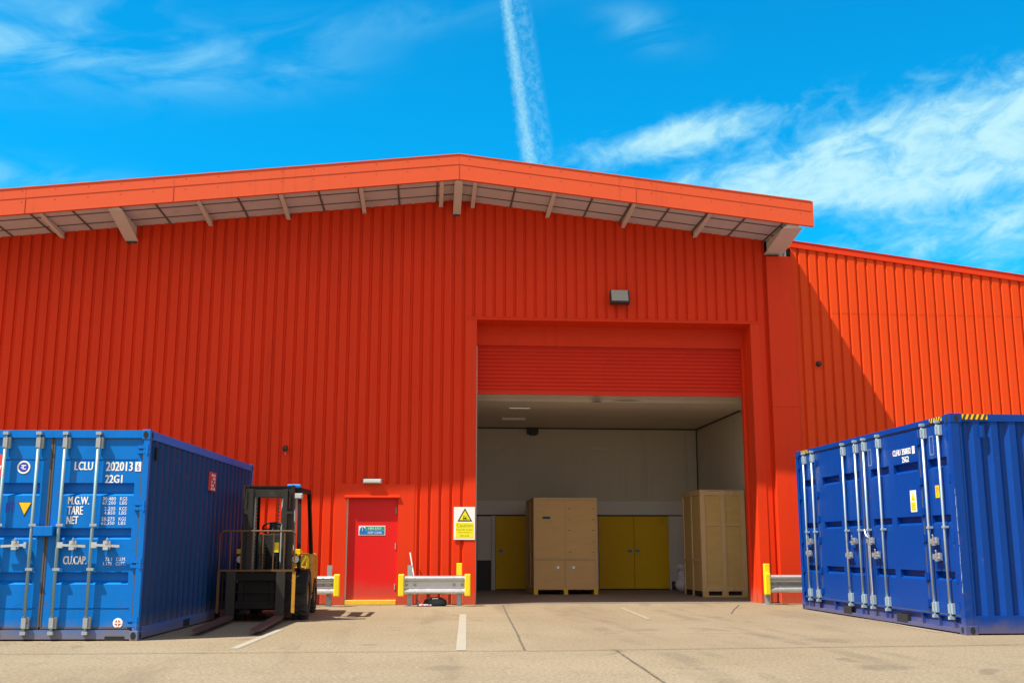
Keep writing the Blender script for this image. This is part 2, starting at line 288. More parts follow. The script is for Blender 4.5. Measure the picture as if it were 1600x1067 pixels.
# ------------------------------------------------------------------ mesh helpers
class MB:
    def __init__(s): s.v = []; s.f = []
    def _a(s, vs, fs):
        o = len(s.v); s.v += [tuple(q) for q in vs]; s.f += [tuple(o + i for i in q) for q in fs]; return s
    def box(s, a, b):
        x0, y0, z0 = [min(p, q) for p, q in zip(a, b)]; x1, y1, z1 = [max(p, q) for p, q in zip(a, b)]
        return s._a([(x0, y0, z0), (x1, y0, z0), (x1, y1, z0), (x0, y1, z0), (x0, y0, z1), (x1, y0, z1), (x1, y1, z1), (x0, y1, z1)],
                    [(0, 3, 2, 1), (4, 5, 6, 7), (0, 1, 5, 4), (1, 2, 6, 5), (2, 3, 7, 6), (3, 0, 4, 7)])
    def poly(s, *p): return s._a(p, [tuple(range(len(p)))])
    def bar(s, p0, p1, w, h=None, upv=(0, 0, 1)):
        p0, p1 = Vector(p0), Vector(p1); h = h or w; d = (p1 - p0).normalized(); u = Vector(upv)
        if abs(d.dot(u)) > 0.99: u = Vector((0, 1, 0))
        a = d.cross(u).normalized() * w / 2; b = a.cross(d).normalized() * h / 2
        return s._a([p0 - a - b, p0 + a - b, p0 + a + b, p0 - a + b, p1 - a - b, p1 + a - b, p1 + a + b, p1 - a + b],
                    [(0, 3, 2, 1), (4, 5, 6, 7), (0, 1, 5, 4), (1, 2, 6, 5), (2, 3, 7, 6), (3, 0, 4, 7)])
    def cyl(s, p0, p1, r, n=14, r1=None):
        p0, p1 = Vector(p0), Vector(p1); r1 = r if r1 is None else r1; d = (p1 - p0).normalized()
        u = Vector((0, 0, 1)) if abs(d.z) < 0.9 else Vector((1, 0, 0)); a = d.cross(u).normalized(); b = d.cross(a)
        vs = []
        for p, q in ((p0, r), (p1, r1)):
            for i in range(n):
                t = 2 * math.pi * i / n; vs.append(p + (a * math.cos(t) + b * math.sin(t)) * q)
        fs = [(i, (i + 1) % n, n + (i + 1) % n, n + i) for i in range(n)] + [tuple(range(n - 1, -1, -1)), tuple(range(n, 2 * n))]
        return s._a(vs, fs)
    def tube(s, pts, r, n=8):
        for a, b in zip(pts, pts[1:]): s.cyl(a, b, r, n)
        return s
    def prism(s, pts, axis, a, b):
        def P(p, t): return {0: (t, p[0], p[1]), 1: (p[0], t, p[1]), 2: (p[0], p[1], t)}[axis]
        n = len(pts)
        return s._a([P(p, a) for p in pts] + [P(p, b) for p in pts],
                    [tuple(range(n - 1, -1, -1)), tuple(range(n, 2 * n))] + [(i, (i + 1) % n, n + (i + 1) % n, n + i) for i in range(n)])
    def strip(s, prof, axis, a, b):
        """open profile (list of 2-d points in the two other axes) swept along an axis from a to b"""
        def P(p, t): return {0: (t, p[0], p[1]), 1: (p[0], t, p[1]), 2: (p[0], p[1], t)}[axis]
        n = len(prof)
        return s._a([P(p, a) for p in prof] + [P(p, b) for p in prof], [(i, i + 1, n + i + 1, n + i) for i in range(n - 1)])
    def lathe(s, prof, c, n=20, axis=2):
        vs = []; k = len(prof)
        for i in range(n):
            t = 2 * math.pi * i / n
            for r, h in prof:
                p = (r * math.cos(t), r * math.sin(t), h)
                if axis == 0: p = (p[2], p[0], p[1])
                elif axis == 1: p = (p[0], p[2], p[1])
                vs.append((c[0] + p[0], c[1] + p[1], c[2] + p[2]))
        return s._a(vs, [(i * k + j, ((i + 1) % n) * k + j, ((i + 1) % n) * k + j + 1, i * k + j + 1) for i in range(n) for j in range(k - 1)])
    def build(s, name, m_, parent=None, smooth=False, bevel=0.0, seg=2):
        me = bpy.data.meshes.new(name); me.from_pydata(s.v, [], s.f)
        bm = bmesh.new(); bm.from_mesh(me); bmesh.ops.recalc_face_normals(bm, faces=bm.faces); bm.to_mesh(me); bm.free()
        me.materials.append(M[m_] if isinstance(m_, str) else m_)
        o = bpy.data.objects.new(name, me); COL.objects.link(o)
        if parent: o.parent = parent
        if bevel:
            md = o.modifiers.new('bevel', 'BEVEL'); md.width = bevel; md.segments = seg; md.limit_method = 'ANGLE'
        if smooth:
            for p in me.polygons: p.use_smooth = True
        return o


def thing(name, label, cat, loc=(0, 0, 0), rz=0.0, group=None):
    o = bpy.data.objects.new(name, None); COL.objects.link(o); o.location = loc; o.rotation_euler = (0, 0, rz)
    o.empty_display_size = 0.2
    return tag(o, label, cat, group)


def tag(o, label, cat, group=None):
    o['label'] = label; o['category'] = cat
    if group: o['group'] = group
    return o


def struct(o):
    o['kind'] = 'structure'; return o


def text_mesh(s):
    cu = bpy.data.curves.new('t', 'FONT'); cu.body = s; cu.size = 1.0; cu.resolution_u = 2
    o = bpy.data.objects.new('t', cu); COL.objects.link(o)
    bpy.context.view_layer.update()
    me = bpy.data.meshes.new_from_object(o.evaluated_get(bpy.context.evaluated_depsgraph_get()))
    bpy.data.objects.remove(o); bpy.data.curves.remove(cu)
    return me


def letters(items, y, m_, parent, name='lettering', bold=0.0):
    """items: (string, x0, x1, z0, z1) flat painted characters in the plane y facing -Y, joined into one mesh"""
    for s, x0, x1, z0, z1 in items:
        mb = MB()
        me = text_mesh(s)
        xs = [v.co.x for v in me.vertices]; ys = [v.co.y for v in me.vertices]
        lx, hx, ly, hy = min(xs), max(xs), min(ys), max(ys)
        offs = [(0, 0)] if not bold else [(0, 0), (bold, 0), (-bold, 0)]
        for k, (ox, oz) in enumerate(offs):
            vs = [(x0 + (v.co.x - lx) / (hx - lx) * (x1 - x0) + ox, y - 0.0004 * k, z0 + (v.co.y - ly) / (hy - ly) * (z1 - z0) + oz) for v in me.vertices]
            mb._a(vs, [tuple(p.vertices) for p in me.polygons])
        bpy.data.meshes.remove(me)
        o = mb.build(name, m_, parent)
    return o


def sphere(mb, c, r, sz=1.0, n=14, k=8, jitter=0.0):
    prof = [(max(0.0005, r * math.sin(math.pi * i / k)), -r * sz * math.cos(math.pi * i / k)) for i in range(k + 1)]
    mb.lathe(prof, c, n)


# ------------------------------------------------------------------ ground
struct(MB().poly((-400, -300, 0), (400, -300, 0), (400, 700, 0), (-400, 700, 0)).build('ground', 'ground'))


def strip_on_ground(name, pts, w, m_, z):
    mb = MB(); n = len(pts)
    L = []
    for i, p in enumerate(pts):
        a = Vector(pts[max(0, i - 1)]); b = Vector(pts[min(n - 1, i + 1)]); d = (b - a).normalized(); q = Vector((-d.y, d.x)) * w / 2
        p = Vector(p); L.append(((p.x + q.x, p.y + q.y, z), (p.x - q.x, p.y - q.y, z)))
    for a, b in zip(L, L[1:]): mb.poly(a[0], b[0], b[1], a[1])
    return struct(mb.build(name, m_))


def wob(a, b, n, amp):
    return [(a[0] + (b[0] - a[0]) * i / n + random.uniform(-amp, amp), a[1] + (b[1] - a[1]) * i / n + random.uniform(-amp, amp)) for i in range(n + 1)]


strip_on_ground('parking_line', [(0.67, -3.1), (0.42, -9.6)], 0.115, 'paint', 0.004)
strip_on_ground('parking_line', [(3.72, -1.4), (3.58, -4.6)], 0.085, 'paintfaint', 0.004)
strip_on_ground('parking_line', [(-1.99, -6.4), (-2.14, -9.2)], 0.10, 'paint', 0.004)
strip_on_ground('parking_line', [(7.25, -1.5), (6.93, -7.6)], 0.085, 'paintfaint', 0.004)
strip_on_ground('expansion_joint', wob((1.55, -0.3), (1.13, -9.67), 14, 0.006), 0.028, 'joint', 0.006)
strip_on_ground('expansion_joint', wob((2.14, -9.78), (1.98, -14.5), 8, 0.006), 0.024, 'joint', 0.006)
strip_on_ground('expansion_joint', wob((-14, -9.62), (1.12, -9.72), 16, 0.012), 0.020, 'joint', 0.008)
strip_on_ground('expansion_joint', wob((1.15, -9.76), (14, -9.05), 16, 0.012), 0.022, 'joint', 0.008)
strip_on_ground('expansion_joint', wob((6.2, -0.6), (5.3, -3.3), 5, 0.02), 0.022, 'joint', 0.006)

# ------------------------------------------------------------------ warehouse
ZR, SL, FH, XG, OV = 8.921, 0.1114, 0.52, 0.575, 1.38          # ridge top, slope, fascia height, ridge x, overhang
DEPTH = 30.0
XL_END, XR_END = -16.0, 7.83


def ztop(x): return ZR - SL * abs(x - XG)


def zbot(x): return ztop(x) - FH


wh = thing('warehouse', 'large red ribbed metal warehouse with a low gabled roof and an open roller door', 'warehouse')

PER = 0.2165


def groove_profile(x0, x1, phase=0.0, dep=0.042):
    """crown (y=0) with narrow grooves going back to y=dep; list of (x, y)"""
    pts = [(x0, 0.0)]; k = math.floor((x0 - phase) / PER) - 1
    while True:
        b = phase + k * PER
        for q, y in ((b, 0), (b + 0.008, dep), (b + 0.046, dep), (b + 0.070, 0)):
            if x0 < q < x1: pts.append((q, y))
        if b > x1: break
        k += 1
    pts.append((x1, 0.0))
    return pts


DOOR_L, DOOR_R, DOOR_T = -1.80, -0.22, 2.38
OPL, OPR, OPT = 1.02, 6.87, 5.81                               # edges of the big opening
FRL, FRR = 0.785, 7.07


def clad(name, x0, x1, zlo, zhi, parent, phase=0.0):
    mb = MB(); pr = groove_profile(x0, x1, phase)
    for (a, ya), (b, yb) in zip(pr, pr[1:]):
        za, zb = (zhi(a), zhi(b))
        zl = 6.08
        if zlo < zl - 0.3 and min(za, zb) > zl + 0.3:
            mb.poly((a, ya, zlo), (b, yb, zlo), (b, yb, zl + 0.05), (a, ya, zl + 0.05)); mb.poly((a, ya - 0.003, zl), (b, yb - 0.003, zl), (b, yb - 0.003, zb), (a, ya - 0.003, za))
        else: mb.poly((a, ya, zlo), (b, yb, zlo), (b, yb, zb), (a, ya, za))
    return mb


def front_top(x): return zbot(x) + 0.05


mb = MB()
for x0, x1, lo in ((XL_END, DOOR_L, 0.02), (DOOR_L, DOOR_R, DOOR_T), (DOOR_R, FRL, 0.02), (FRL, FRR, OPT + 0.06), (FRR, 7.255, 0.02)):
    q = clad('w', x0, x1, lo, front_top, wh, 0.05); mb._a(q.v, q.f)
# the ends of the sheets above the door and above the opening close the grooves
mb.box((DOOR_L, 0.043, DOOR_T - 0.01), (DOOR_R, 0.058, DOOR_T + 0.02))
mb.build('wall', 'red', wh)
# inner lining so that the sheet has a thickness
mb = MB()
mb.box((XL_END, 0.06, 0.0), (DOOR_L + 0.25, 0.16, 7.0)); mb.box((DOOR_L + 0.25, 0.06, 2.2), (DOOR_R - 0.33, 0.16, 7.0)); mb.box((DOOR_R - 0.33, 0.06, 0), (FRL + 0.05, 0.16, 7.0))
mb.box((FRL + 0.05, 0.06, OPT + 0.35), (7.25, 0.16, 7.3))
mb.build('wall_lining', 'inwall', wh)

# pilaster at the right corner
mb = MB(); mb.box((7.26, -0.095, 0.0), (7.83, 0.05, 4.02)); mb.box((7.26, -0.095, 4.025), (7.83, 0.05, 7.30)); mb.box((7.268, -0.088, 4.018), (7.822, 0.04, 4.027))
for k in range(4): mb.cyl((7.33 + k * 0.14, -0.099, 2.2), (7.33 + k * 0.14, -0.09, 2.2), 0.010, 8)
mb.build('corner_pilaster', 'red_flat', wh, bevel=0.008)
mb = MB(); mb.cyl((7.60, -0.03, 7.28), (7.60, -0.03, 7.55), 0.045, 12); mb.cyl((7.70, -0.03, 7.28), (7.70, -0.03, 7.50), 0.03, 12)
mb.build('downpipe', 'greybox', wh)

# fascia: two lapped boards per slope, an edge roll and the return at the right end
mb = MB()
for x0, x1 in ((XL_END, XG), (XG, XR_END)):
    def sec(zo0, zo1, y0, y1, xa=x0, xb=x1):
        mb._a([(xa, y0, ztop(xa) - zo0), (xb, y0, ztop(xb) - zo0), (xb, y1, ztop(xb) - zo0), (xa, y1, ztop(xa) - zo0),
               (xa, y0, ztop(xa) - zo1), (xb, y0, ztop(xb) - zo1), (xb, y1, ztop(xb) - zo1), (xa, y1, ztop(xa) - zo1)],
              [(0, 1, 2, 3), (4, 7, 6, 5), (0, 4, 5, 1), (1, 5, 6, 2), (2, 6, 7, 3), (3, 7, 4, 0)])
    sec(0.0, 0.205, -OV - 0.006, -OV + 0.10)
    sec(0.209, FH, -OV, -OV + 0.075)
    sec(0.204, 0.212, -OV + 0.004, -OV + 0.08)
    sec(-0.02, 0.0, -OV - 0.016, -OV + 0.12)
mb.box((XR_END, -OV - 0.004, zbot(XR_END) + 0.004), (XR_END + 0.045, -OV + 0.10, ztop(XR_END) + 0.015))
mb.build('fascia', 'fascia', wh)
for xs in [XG] + [XG - 5.61 * k for k in range(1, 3)] + [XG + 3.6, XG - 2.8 - 5.61]:
    MB().box((xs - 0.005, -OV - 0.0085, zbot(xs) + 0.02), (xs + 0.005, -OV + 0.02, ztop(xs) - 0.01)).build('fascia_seam', 'seam', wh)
for k in range(-17, 13):
    xs = XG + 0.62 * k + 0.2
    if xs < XR_END - 0.1:
        for dz_, yy in ((0.06, -OV - 0.006), (0.27, -OV)):
            MB().cyl((xs, yy - 0.005, ztop(xs) - dz_), (xs, yy + 0.005, ztop(xs) - dz_), 0.012, 7).build('fascia_rivet', 'seam', wh)

# soffit lined with pale panels in a thin dark grid
mb = MB(); gr = MB()
for x0, x1 in ((XL_END, XG), (XG, 7.40)):
    a, b = x0, x1; zo = 0.02
    mb._a([(a, -OV + 0.07, zbot(a) + zo), (b, -OV + 0.07, zbot(b) + zo), (b, 0.04, zbot(b) + zo), (a, 0.04, zbot(a) + zo),
           (a, -OV + 0.07, zbot(a) + zo + .03), (b, -OV + 0.07, zbot(b) + zo + .03), (b, 0.04, zbot(b) + zo + .03), (a, 0.04, zbot(a) + zo + .03)],
          [(0, 1, 2, 3), (4, 7, 6, 5), (0, 4, 5, 1), (1, 5, 6, 2), (2, 6, 7, 3), (3, 7, 4, 0)])
    for yy in (-0.42, -1.02):
        gr.bar((a, yy, zbot(a) + zo - 0.004), (b, yy, zbot(b) + zo - 0.004), 0.034, 0.018)
k = -22
while True:
    xx = XG + 0.36 + 0.79 * k; k += 1
    if xx > 7.3: break
    if xx < XL_END: continue
    gr.bar((xx, -OV + 0.08, zbot(xx) + 0.016), (xx, 0.03, zbot(xx) + 0.016), 0.038, 0.02)
mb.build('soffit', 'soffit', wh); gr.build('soffit_grid', 'grid', wh)


def rafter(x, w, d, big):
    """tapered cantilever: shallow at the fascia, deep at the wall"""
    z = zbot(x) + 0.012; mb = MB(); t = 0.018 if big else 0.012
    y0, y1 = -OV + 0.08, (0.02)
    e = 0.03 if big else 0.02
    # web, bottom flange, side plate
    mb.prism([(y0, z - e), (y1, z - d), (y1, z), (y0, z)], 0, x - w * 0.32, x + w * 0.32)
    mb._a([(x - w / 2, y0, z - e - t), (x + w / 2, y0, z - e - t), (x + w / 2, y1, z - d - t), (x - w / 2, y1, z - d - t),
           (x - w / 2, y0, z - e), (x + w / 2, y0, z - e), (x + w / 2, y1, z - d), (x - w / 2, y1, z - d)],
          [(0, 3, 2, 1), (4, 5, 6, 7), (0, 1, 5, 4), (1, 2, 6, 5), (2, 3, 7, 6), (3, 0, 4, 7)])
    mb.build('rafter', 'rafter', wh)
    if big:
        MB().box((x - w * 0.4, -0.012, z - d - 0.06), (x + w * 0.4, 0.03, z - d - t)).build('rafter_end_block', 'dark', wh)  # dark block under the big rafter's wall end


for x in (-12.9, -6.15, XG): rafter(x, 0.165 if x == XG else 0.26, 0.30, True)
for x in (-12.2, -10.7, -9.15, -7.55, -4.56, -2.96, -1.38, 0.235, 0.91, 2.52, 4.16, 5.73): rafter(x, 0.085, 0.115, False)
# end rafter at the right corner
x = 7.50; z = zbot(x) + 0.012; mb = MB()
mb.prism([(-OV + 0.08, z - 0.05), (0.03, z - 0.27), (0.03, z), (-OV + 0.08, z)], 0, 7.32, 7.58)
mb.prism([(-OV + 0.08, z - 0.07), (0.03, z - 0.29), (0.03, z - 0.27), (-OV + 0.08, z - 0.05)], 0, 7.26, 7.66)
mb.build('end_rafter', 'rafter', wh)
# roof and the walls one cannot see from the yard
mb = MB()
for a, b, y0, y1 in ((XL_END, XG, -OV + 0.02, DEPTH), (XG, 7.50, -OV + 0.02, DEPTH), (7.50, XR_END, 0.03, DEPTH)):
    mb._a([(a, y0, ztop(a) - .03), (b, y0, ztop(b) - .03), (b, y1, ztop(b) - .03), (a, y1, ztop(a) - .03), (a, y0, ztop(a) - .10), (b, y0, ztop(b) - .10), (b, y1, ztop(b) - .10), (a, y1, ztop(a) - .10)],
          [(0, 1, 2, 3), (4, 7, 6, 5), (0, 4, 5, 1), (1, 5, 6, 2), (2, 6, 7, 3), (3, 7, 4, 0)])
mb.build('roof', 'roof', wh)
mb = MB(); mb.box((XL_END, 0.2, 0), (XL_END + 0.1, DEPTH, ztop(XL_END) - 0.12)); mb.box((7.70, 0.2, 0), (7.79, DEPTH, ztop(7.8) - 0.12))
mb.box((XL_END, DEPTH - 0.1, 0), (7.79, DEPTH, ztop(XL_END) - 0.12)); mb.build('outer_wall', 'red_flat', wh)

# frame round the opening and its deep reveal
SHY = 0.62                                                     # plane of the roller shutter
mb = MB()
mb.box((FRL, -0.014, 0.0), (OPL, 0.06, OPT)); mb.box((OPR, -0.014, 0.0), (FRR, 0.06, OPT))
mb.box((FRL - 0.02, -0.022, OPT + 0.002), (FRR + 0.02, 0.06, OPT + 0.045))
mb.box((FRL - 0.02, -0.034, OPT + 0.045), (FRR + 0.02, 0.06, OPT + 0.062))
mb.box((OPL - 0.12, 0.063, 0.0), (OPL - 0.002, SHY + 0.06, OPT)); 
mb.box((OPR + 0.002, 0.063, 0.0), (OPR + 0.12, 0.27, OPT)); mb.box((OPR + 0.012, 0.27, 0.0), (OPR + 0.12, 0.30, OPT)); mb.box((OPR - 0.004, 0.30, 0.0), (OPR + 0.12, SHY - 0.06, OPT))
mb.box((OPR - 0.045, SHY - 0.06, 0.0), (OPR + 0.12, SHY + 0.08, OPT))
mb.box((OPL - 0.12, 0.063, OPT + 0.001), (OPR + 0.12, SHY + 0.02, OPT + 0.08))
mb.build('opening_frame', 'red_flat', wh)
mb = MB(); mb.box((OPL - 0.002, SHY - 0.06, 5.375), (OPR - 0.046, SHY + 0.02, OPT)); mb.box((OPL - 0.002, SHY - 0.075, 5.375), (OPR - 0.046, SHY - 0.062, 5.40))
mb.build('shutter_box', 'red_flat', wh)
mb = MB(); mb.box((OPL - 0.002, SHY - 0.05, 0.0), (OPL + 0.045, SHY + 0.06, 5.36)); mb.build('shutter_guide', 'greybox', wh)
# roller shutter: curved slats
mb = MB(); prof = []; zb, zt_, n = 4.36, 5.33, 11; p = (zt_ - zb - 0.06) / n
prof.append((SHY, zb)); prof.append((SHY, zb + 0.06))
for i in range(n):
    b = zb + 0.06 + i * p
    for t in (0.0, 0.12, 0.3, 0.5, 0.7, 0.88): prof.append((SHY + 0.008 - 0.030 * math.sin(math.pi * (t - 0.05) / 0.95 if t > 0.05 else 0), b + p * t))
prof.append((SHY + 0.01, zt_)); prof.append((SHY + 0.01, 5.40))
mb.strip(prof, 0, OPL + 0.02, OPR - 0.05)
mb.box((OPL + 0.02, SHY - 0.018, zb - 0.035), (OPR - 0.05, SHY + 0.03, zb + 0.022))
mb.build('roller_shutter', 'shutter', wh)
MB().box((OPL, SHY + 0.03, 5.33), (OPR - 0.05, SHY + 0.5, 5.78)).build('shutter_drum_cover', 'dark', wh)

# interior room
RL_, RR_, BY, CZ = -1.5, 7.48, 7.2, 4.34
mb = MB()
mb.box((RL_, BY, 2.36), (RR_, BY + 0.1, CZ + 0.3)); mb.box((RR_, SHY + 0.08, 0), (RR_ + 0.1, BY, CZ + 0.3)); mb.box((RL_ - 0.1, 0.17, 0), (RL_, BY, CZ + 0.3))
mb.box((RL_, 0.17, 0.0), (OPL - 0.125, 0.25, CZ + 1.2)); mb.box((OPR + 0.125, SHY + 0.1, 0), (RR_, SHY + 0.2, CZ + 1.2))
mb.box((RL_, SHY + 0.5, 4.40), (RR_, SHY + 0.62, 5.9))
mb.build('interior_wall', 'inwall', wh)
mb = MB(); mb.box((RL_, BY - 0.012, 1.965), (RR_, BY + 0.09, 2.357))
mb.box((2.80, BY - 0.012, 0.12), (4.60, BY + 0.09, 1.955)); mb.box((6.66, BY - 0.012, 0.12), (RR_, BY + 0.09, 1.955)); mb.box((1.78, BY - 0.012, 0.0), (1.89, BY + 0.09, 1.955)); mb.box((2.73, BY - 0.012, 0.0), (2.80, BY + 0.09, 1.955)); mb.box((RL_, BY - 0.012, 0.0), (1.33, BY + 0.09, 1.955))
mb.box((4.60, BY - 0.02, 0.0), (4.68, BY + 0.09, 1.955)); mb.box((6.61, BY - 0.02, 0.0), (6.66, BY + 0.09, 1.955))
mb.build('interior_partition', 'inwhite', wh)
mb = MB(); mb.box((RL_, BY - 0.03, 1.955), (RR_, BY + 0.02, 1.985)); mb.box((2.80, BY - 0.03, 0.004), (4.60, BY + 0.02, 0.12)); mb.box((6.66, BY - 0.03, 0.004), (RR_ - 0.002, BY + 0.02, 0.22))
mb.box((RL_, BY - 0.035, CZ - 0.035), (RR_ - 0.01, BY - 0.002, CZ + 0.01)); mb.box((RR_ - 0.03, 2.5, CZ - 0.035), (RR_ - 0.002, BY - 0.035, CZ + 0.01)); mb.box((RR_ - 0.03, BY - 0.03, 2.4), (RR_ - 0.004, BY - 0.004, CZ - 0.035))
mb.build('cable_trunking', 'dark', wh)
mb = MB(); mb.box((RL_, SHY + 0.6, CZ), (RR_, BY + 0.1, CZ + 0.1)); mb.box((RL_, SHY + 0.62, CZ - 0.075), (RR_ - 0.002, 2.45, CZ - 0.002)); mb.build('interior_ceiling', 'inceil', wh)
mb = MB()
for xx, yy, w in ((3.72, 1.15, 0.22), (4.35, 0.92, 0.62)):
    mb.lathe([(0.001, 0), (w * .5, 0.0), (w * .5, 0.004)], (0, 0, 0), 12) if False else mb._a([(xx + w * math.cos(t) * .5 * (1 + .2 * math.sin(3 * t)), yy + 0.07 * math.sin(t), CZ - 0.0785) for t in [i * math.pi / 8 for i in range(16)]], [tuple(range(16))])
mb.build('ceiling_hole', 'hole', wh)
mb = MB(); mb.box((1.9, 4.9, CZ - 0.055), (2.5, 5.02, CZ - 0.003)); mb.build('light_fitting', 'inwhite', wh)
mb = MB(); mb.box((1.92, 2.60, CZ - 0.035), (2.40, 2.78, CZ - 0.004)); mb.build('lit_ceiling_panel', 'tube', wh)
mb = MB()
for cx, z0 in ((1.63, 3.78), (4.50, 3.76)):
    mb = MB()
    for i in range(9):
        a = cx + i * 0.055 + random.uniform(-.01, .01); h = random.uniform(0.02, 0.09)
        mb.bar((a, BY - 0.004, z0), (a + random.uniform(-.03, .03), BY - 0.004, z0 + h), 0.008, 0.006, (0, 1, 0))
        mb.bar((a - .004, BY - 0.004, z0 + .012), (a + .06, BY - 0.004, z0 + .016), 0.006, 0.006, (0, 1, 0))
        if i % 2: mb.bar((a, BY - 0.004, z0 + .02), (a + .05, BY - 0.004, z0 + random.uniform(.0, .05)), 0.008, 0.006, (0, 1, 0))
    mb.build('wall_scuff', 'scuff', wh)
for i in range(5):
    a = random.uniform(3.6, 6.2); z0 = random.uniform(2.7, 3.7); MB().bar((a, BY - 0.004, z0), (a + random.uniform(-.03, .1), BY - 0.004, z0 + random.uniform(.02, .2)), 0.006, 0.006, (0, 1, 0)).build('wall_scuff', 'scuff', wh)
MB().box((-1.52, 0.3, 0.004), (RR_ + 0.02, BY + 0.05, 0.006)).build('floor_slab', 'slab', wh)

# yellow internal doors
def yellow_leaf(x0, x1, handle_x):
    d = MB().box((x0, BY - 0.045, 0.03), (x1, BY + 0.02, 1.945)).build('door', 'yellowdoor', wh, bevel=0.006)
    h = MB(); h.box((handle_x - 0.035, BY - 0.052, 0.96), (handle_x + 0.035, BY - 0.044, 1.10)); h.build('lock_plate', 'galvdull', d)
    h = MB(); h.cyl((handle_x, BY - 0.10, 1.03), (handle_x, BY - 0.05, 1.03), 0.016, 8); h.bar((handle_x, BY - 0.10, 1.03), (handle_x - 0.10, BY - 0.10, 1.03), 0.022); h.build('handle', 'dark', d)


yellow_leaf(1.90, 2.72, 2.06); yellow_leaf(4.69, 5.645, 5.56); yellow_leaf(5.655, 6.60, 5.76)
# doorway at the far left: pale panel painted for the lit corridor, dark below
d = MB().box((1.40, BY - 0.02, 0.78), (1.77, BY + 0.02, 1.94)).build('lit_doorway_panel', 'inwhite', wh)
mb = MB(); mb.box((1.335, BY - 0.03, 0.0), (1.397, BY + 0.03, 1.95)); mb.box((1.40, BY - 0.035, 0.01), (1.775, BY + 0.03, 0.78)); mb.build('doorway_dark_part', 'dark', d)

# red fire door in its flat flashing
mb = MB()
mb.box((DOOR_L, -0.006, 0.0), (-1.58, 0.05, DOOR_T)); mb.box((-0.55, -0.006, 0.0), (DOOR_R, 0.05, DOOR_T)); mb.box((-1.58, -0.006, 2.10), (-0.55, 0.05, DOOR_T))
mb.box((-1.66, 0.05, 0.0), (-1.582, 0.28, 2.20)); mb.box((-0.548, 0.05, 0.0), (-0.47, 0.28, 2.20)); mb.box((-1.58, 0.05, 2.102), (-0.55, 0.28, 2.20))
mb.build('door_surround', 'red_flat', wh)
mb = MB(); mb.prism([(-0.04, 2.105), (-0.04, 2.135), (0.0, 2.155), (0.0, 2.105)], 0, -1.62, -0.52); mb.build('door_hood', 'red_flat', wh)
fd = MB().box((-1.578, 0.075, 0.10), (-0.552, 0.125, 2.10)).build('fire_door', 'doorred', wh)
for z in (0.35, 1.15, 1.85): MB().cyl((-0.585, 0.068, z - 0.06), (-0.585, 0.068, z + 0.06), 0.013, 8).build('hinge', 'galvdull', fd)
MB().box((-1.576, 0.0, 0.0), (-0.554, 0.30, 0.098)).build('door_step', 'yellowstep', wh, bevel=0.012)

# ------------------------------------------------------------------ adjoining building on the right
ab = thing('adjoining_building', 'lower sunlit-toned red ribbed metal building joined to the right of the warehouse behind the container', 'building')


def zw(x): return 7.66 - 0.1285 * (x - 7.92)


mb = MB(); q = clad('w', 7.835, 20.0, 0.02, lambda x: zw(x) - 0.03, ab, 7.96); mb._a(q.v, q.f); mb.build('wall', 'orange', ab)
MB().box((7.84, 0.06, 0.0), (20, 0.16, zw(20) - 0.1)).build('wall_lining', 'inwall', ab)
mb = MB()
a, b = 7.835, 20.0
for y0, y1, o0, o1 in ((-0.028, 0.10, 0.0, 0.135), (-0.04, 0.12, -0.02, 0.0)):
    mb._a([(a, y0, zw(a) - o1), (b, y0, zw(b) - o1), (b, y1, zw(b) - o1), (a, y1, zw(a) - o1), (a, y0, zw(a) - o0), (b, y0, zw(b) - o0), (b, y1, zw(b) - o0), (a, y1, zw(a) - o0)],
          [(0, 3, 2, 1), (4, 5, 6, 7), (0, 1, 5, 4), (1, 2, 6, 5), (2, 3, 7, 6), (3, 0, 4, 7)])
mb.build('verge_flashing', 'red_flat', ab)
mb = MB()
mb._a([(a, 0.12, zw(a) - .05), (b, 0.12, zw(b) - .05), (b, DEPTH, zw(b) - .05), (a, DEPTH, zw(a) - .05), (a, 0.12, zw(a) - .10), (b, 0.12, zw(b) - .10), (b, DEPTH, zw(b) - .10), (a, DEPTH, zw(a) - .10)],
      [(0, 3, 2, 1), (4, 5, 6, 7), (0, 1, 5, 4), (1, 2, 6, 5), (2, 3, 7, 6), (3, 0, 4, 7)])
mb.build('roof', 'roof', ab)
MB().box((19.9, 0.2, 0), (20, DEPTH, zw(20) - 0.12)).build('outer_wall', 'red_flat', ab)

# ------------------------------------------------------------------ fittings on the walls
fl = thing('floodlight', 'black floodlight with a pale glass face mounted above the roller door', 'floodlight', (4.03, 0, 6.33))
mb = MB(); mb.box((-0.03, -0.10, -0.03), (0.03, 0.03, 0.03)); mb.bar((-0.20, -0.10, 0.0), (0.20, -0.10, 0.0), 0.03); mb.build('bracket', 'lampcase', fl)
mb = MB(); mb.prism([(-0.30, -0.17), (-0.12, -0.20), (-0.09, 0.05), (-0.20, 0.16)], 0, -0.235, 0.235); mb.build('housing', 'lampcase', fl, bevel=0.012)
a0, a1 = Vector((0, -0.304, -0.135)), Vector((0, -0.212, 0.145)); nn = Vector((0, -0.95, 0.31)) * 0.006
mb = MB(); mb._a([(-0.21, *(a0 + nn)[1:]), (0.19, *(a0 + nn)[1:]), (0.19, *(a1 + nn)[1:]), (-0.21, *(a1 + nn)[1:]), (-0.21, *(a0 - nn)[1:]), (0.19, *(a0 - nn)[1:]), (0.19, *(a1 - nn)[1:]), (-0.21, *(a1 - nn)[1:])],
                 [(0, 1, 2, 3), (7, 6, 5, 4), (0, 4, 5, 1), (1, 5, 6, 2), (2, 6, 7, 3), (3, 7, 4, 0)]); mb.build('glass_face', 'glass', fl)
fl.scale = (0.88, 0.88, 0.88)
bl = thing('bulkhead_light', 'small grey oblong bulkhead light above the red fire door', 'wall light', (-1.075, 0, 2.435))
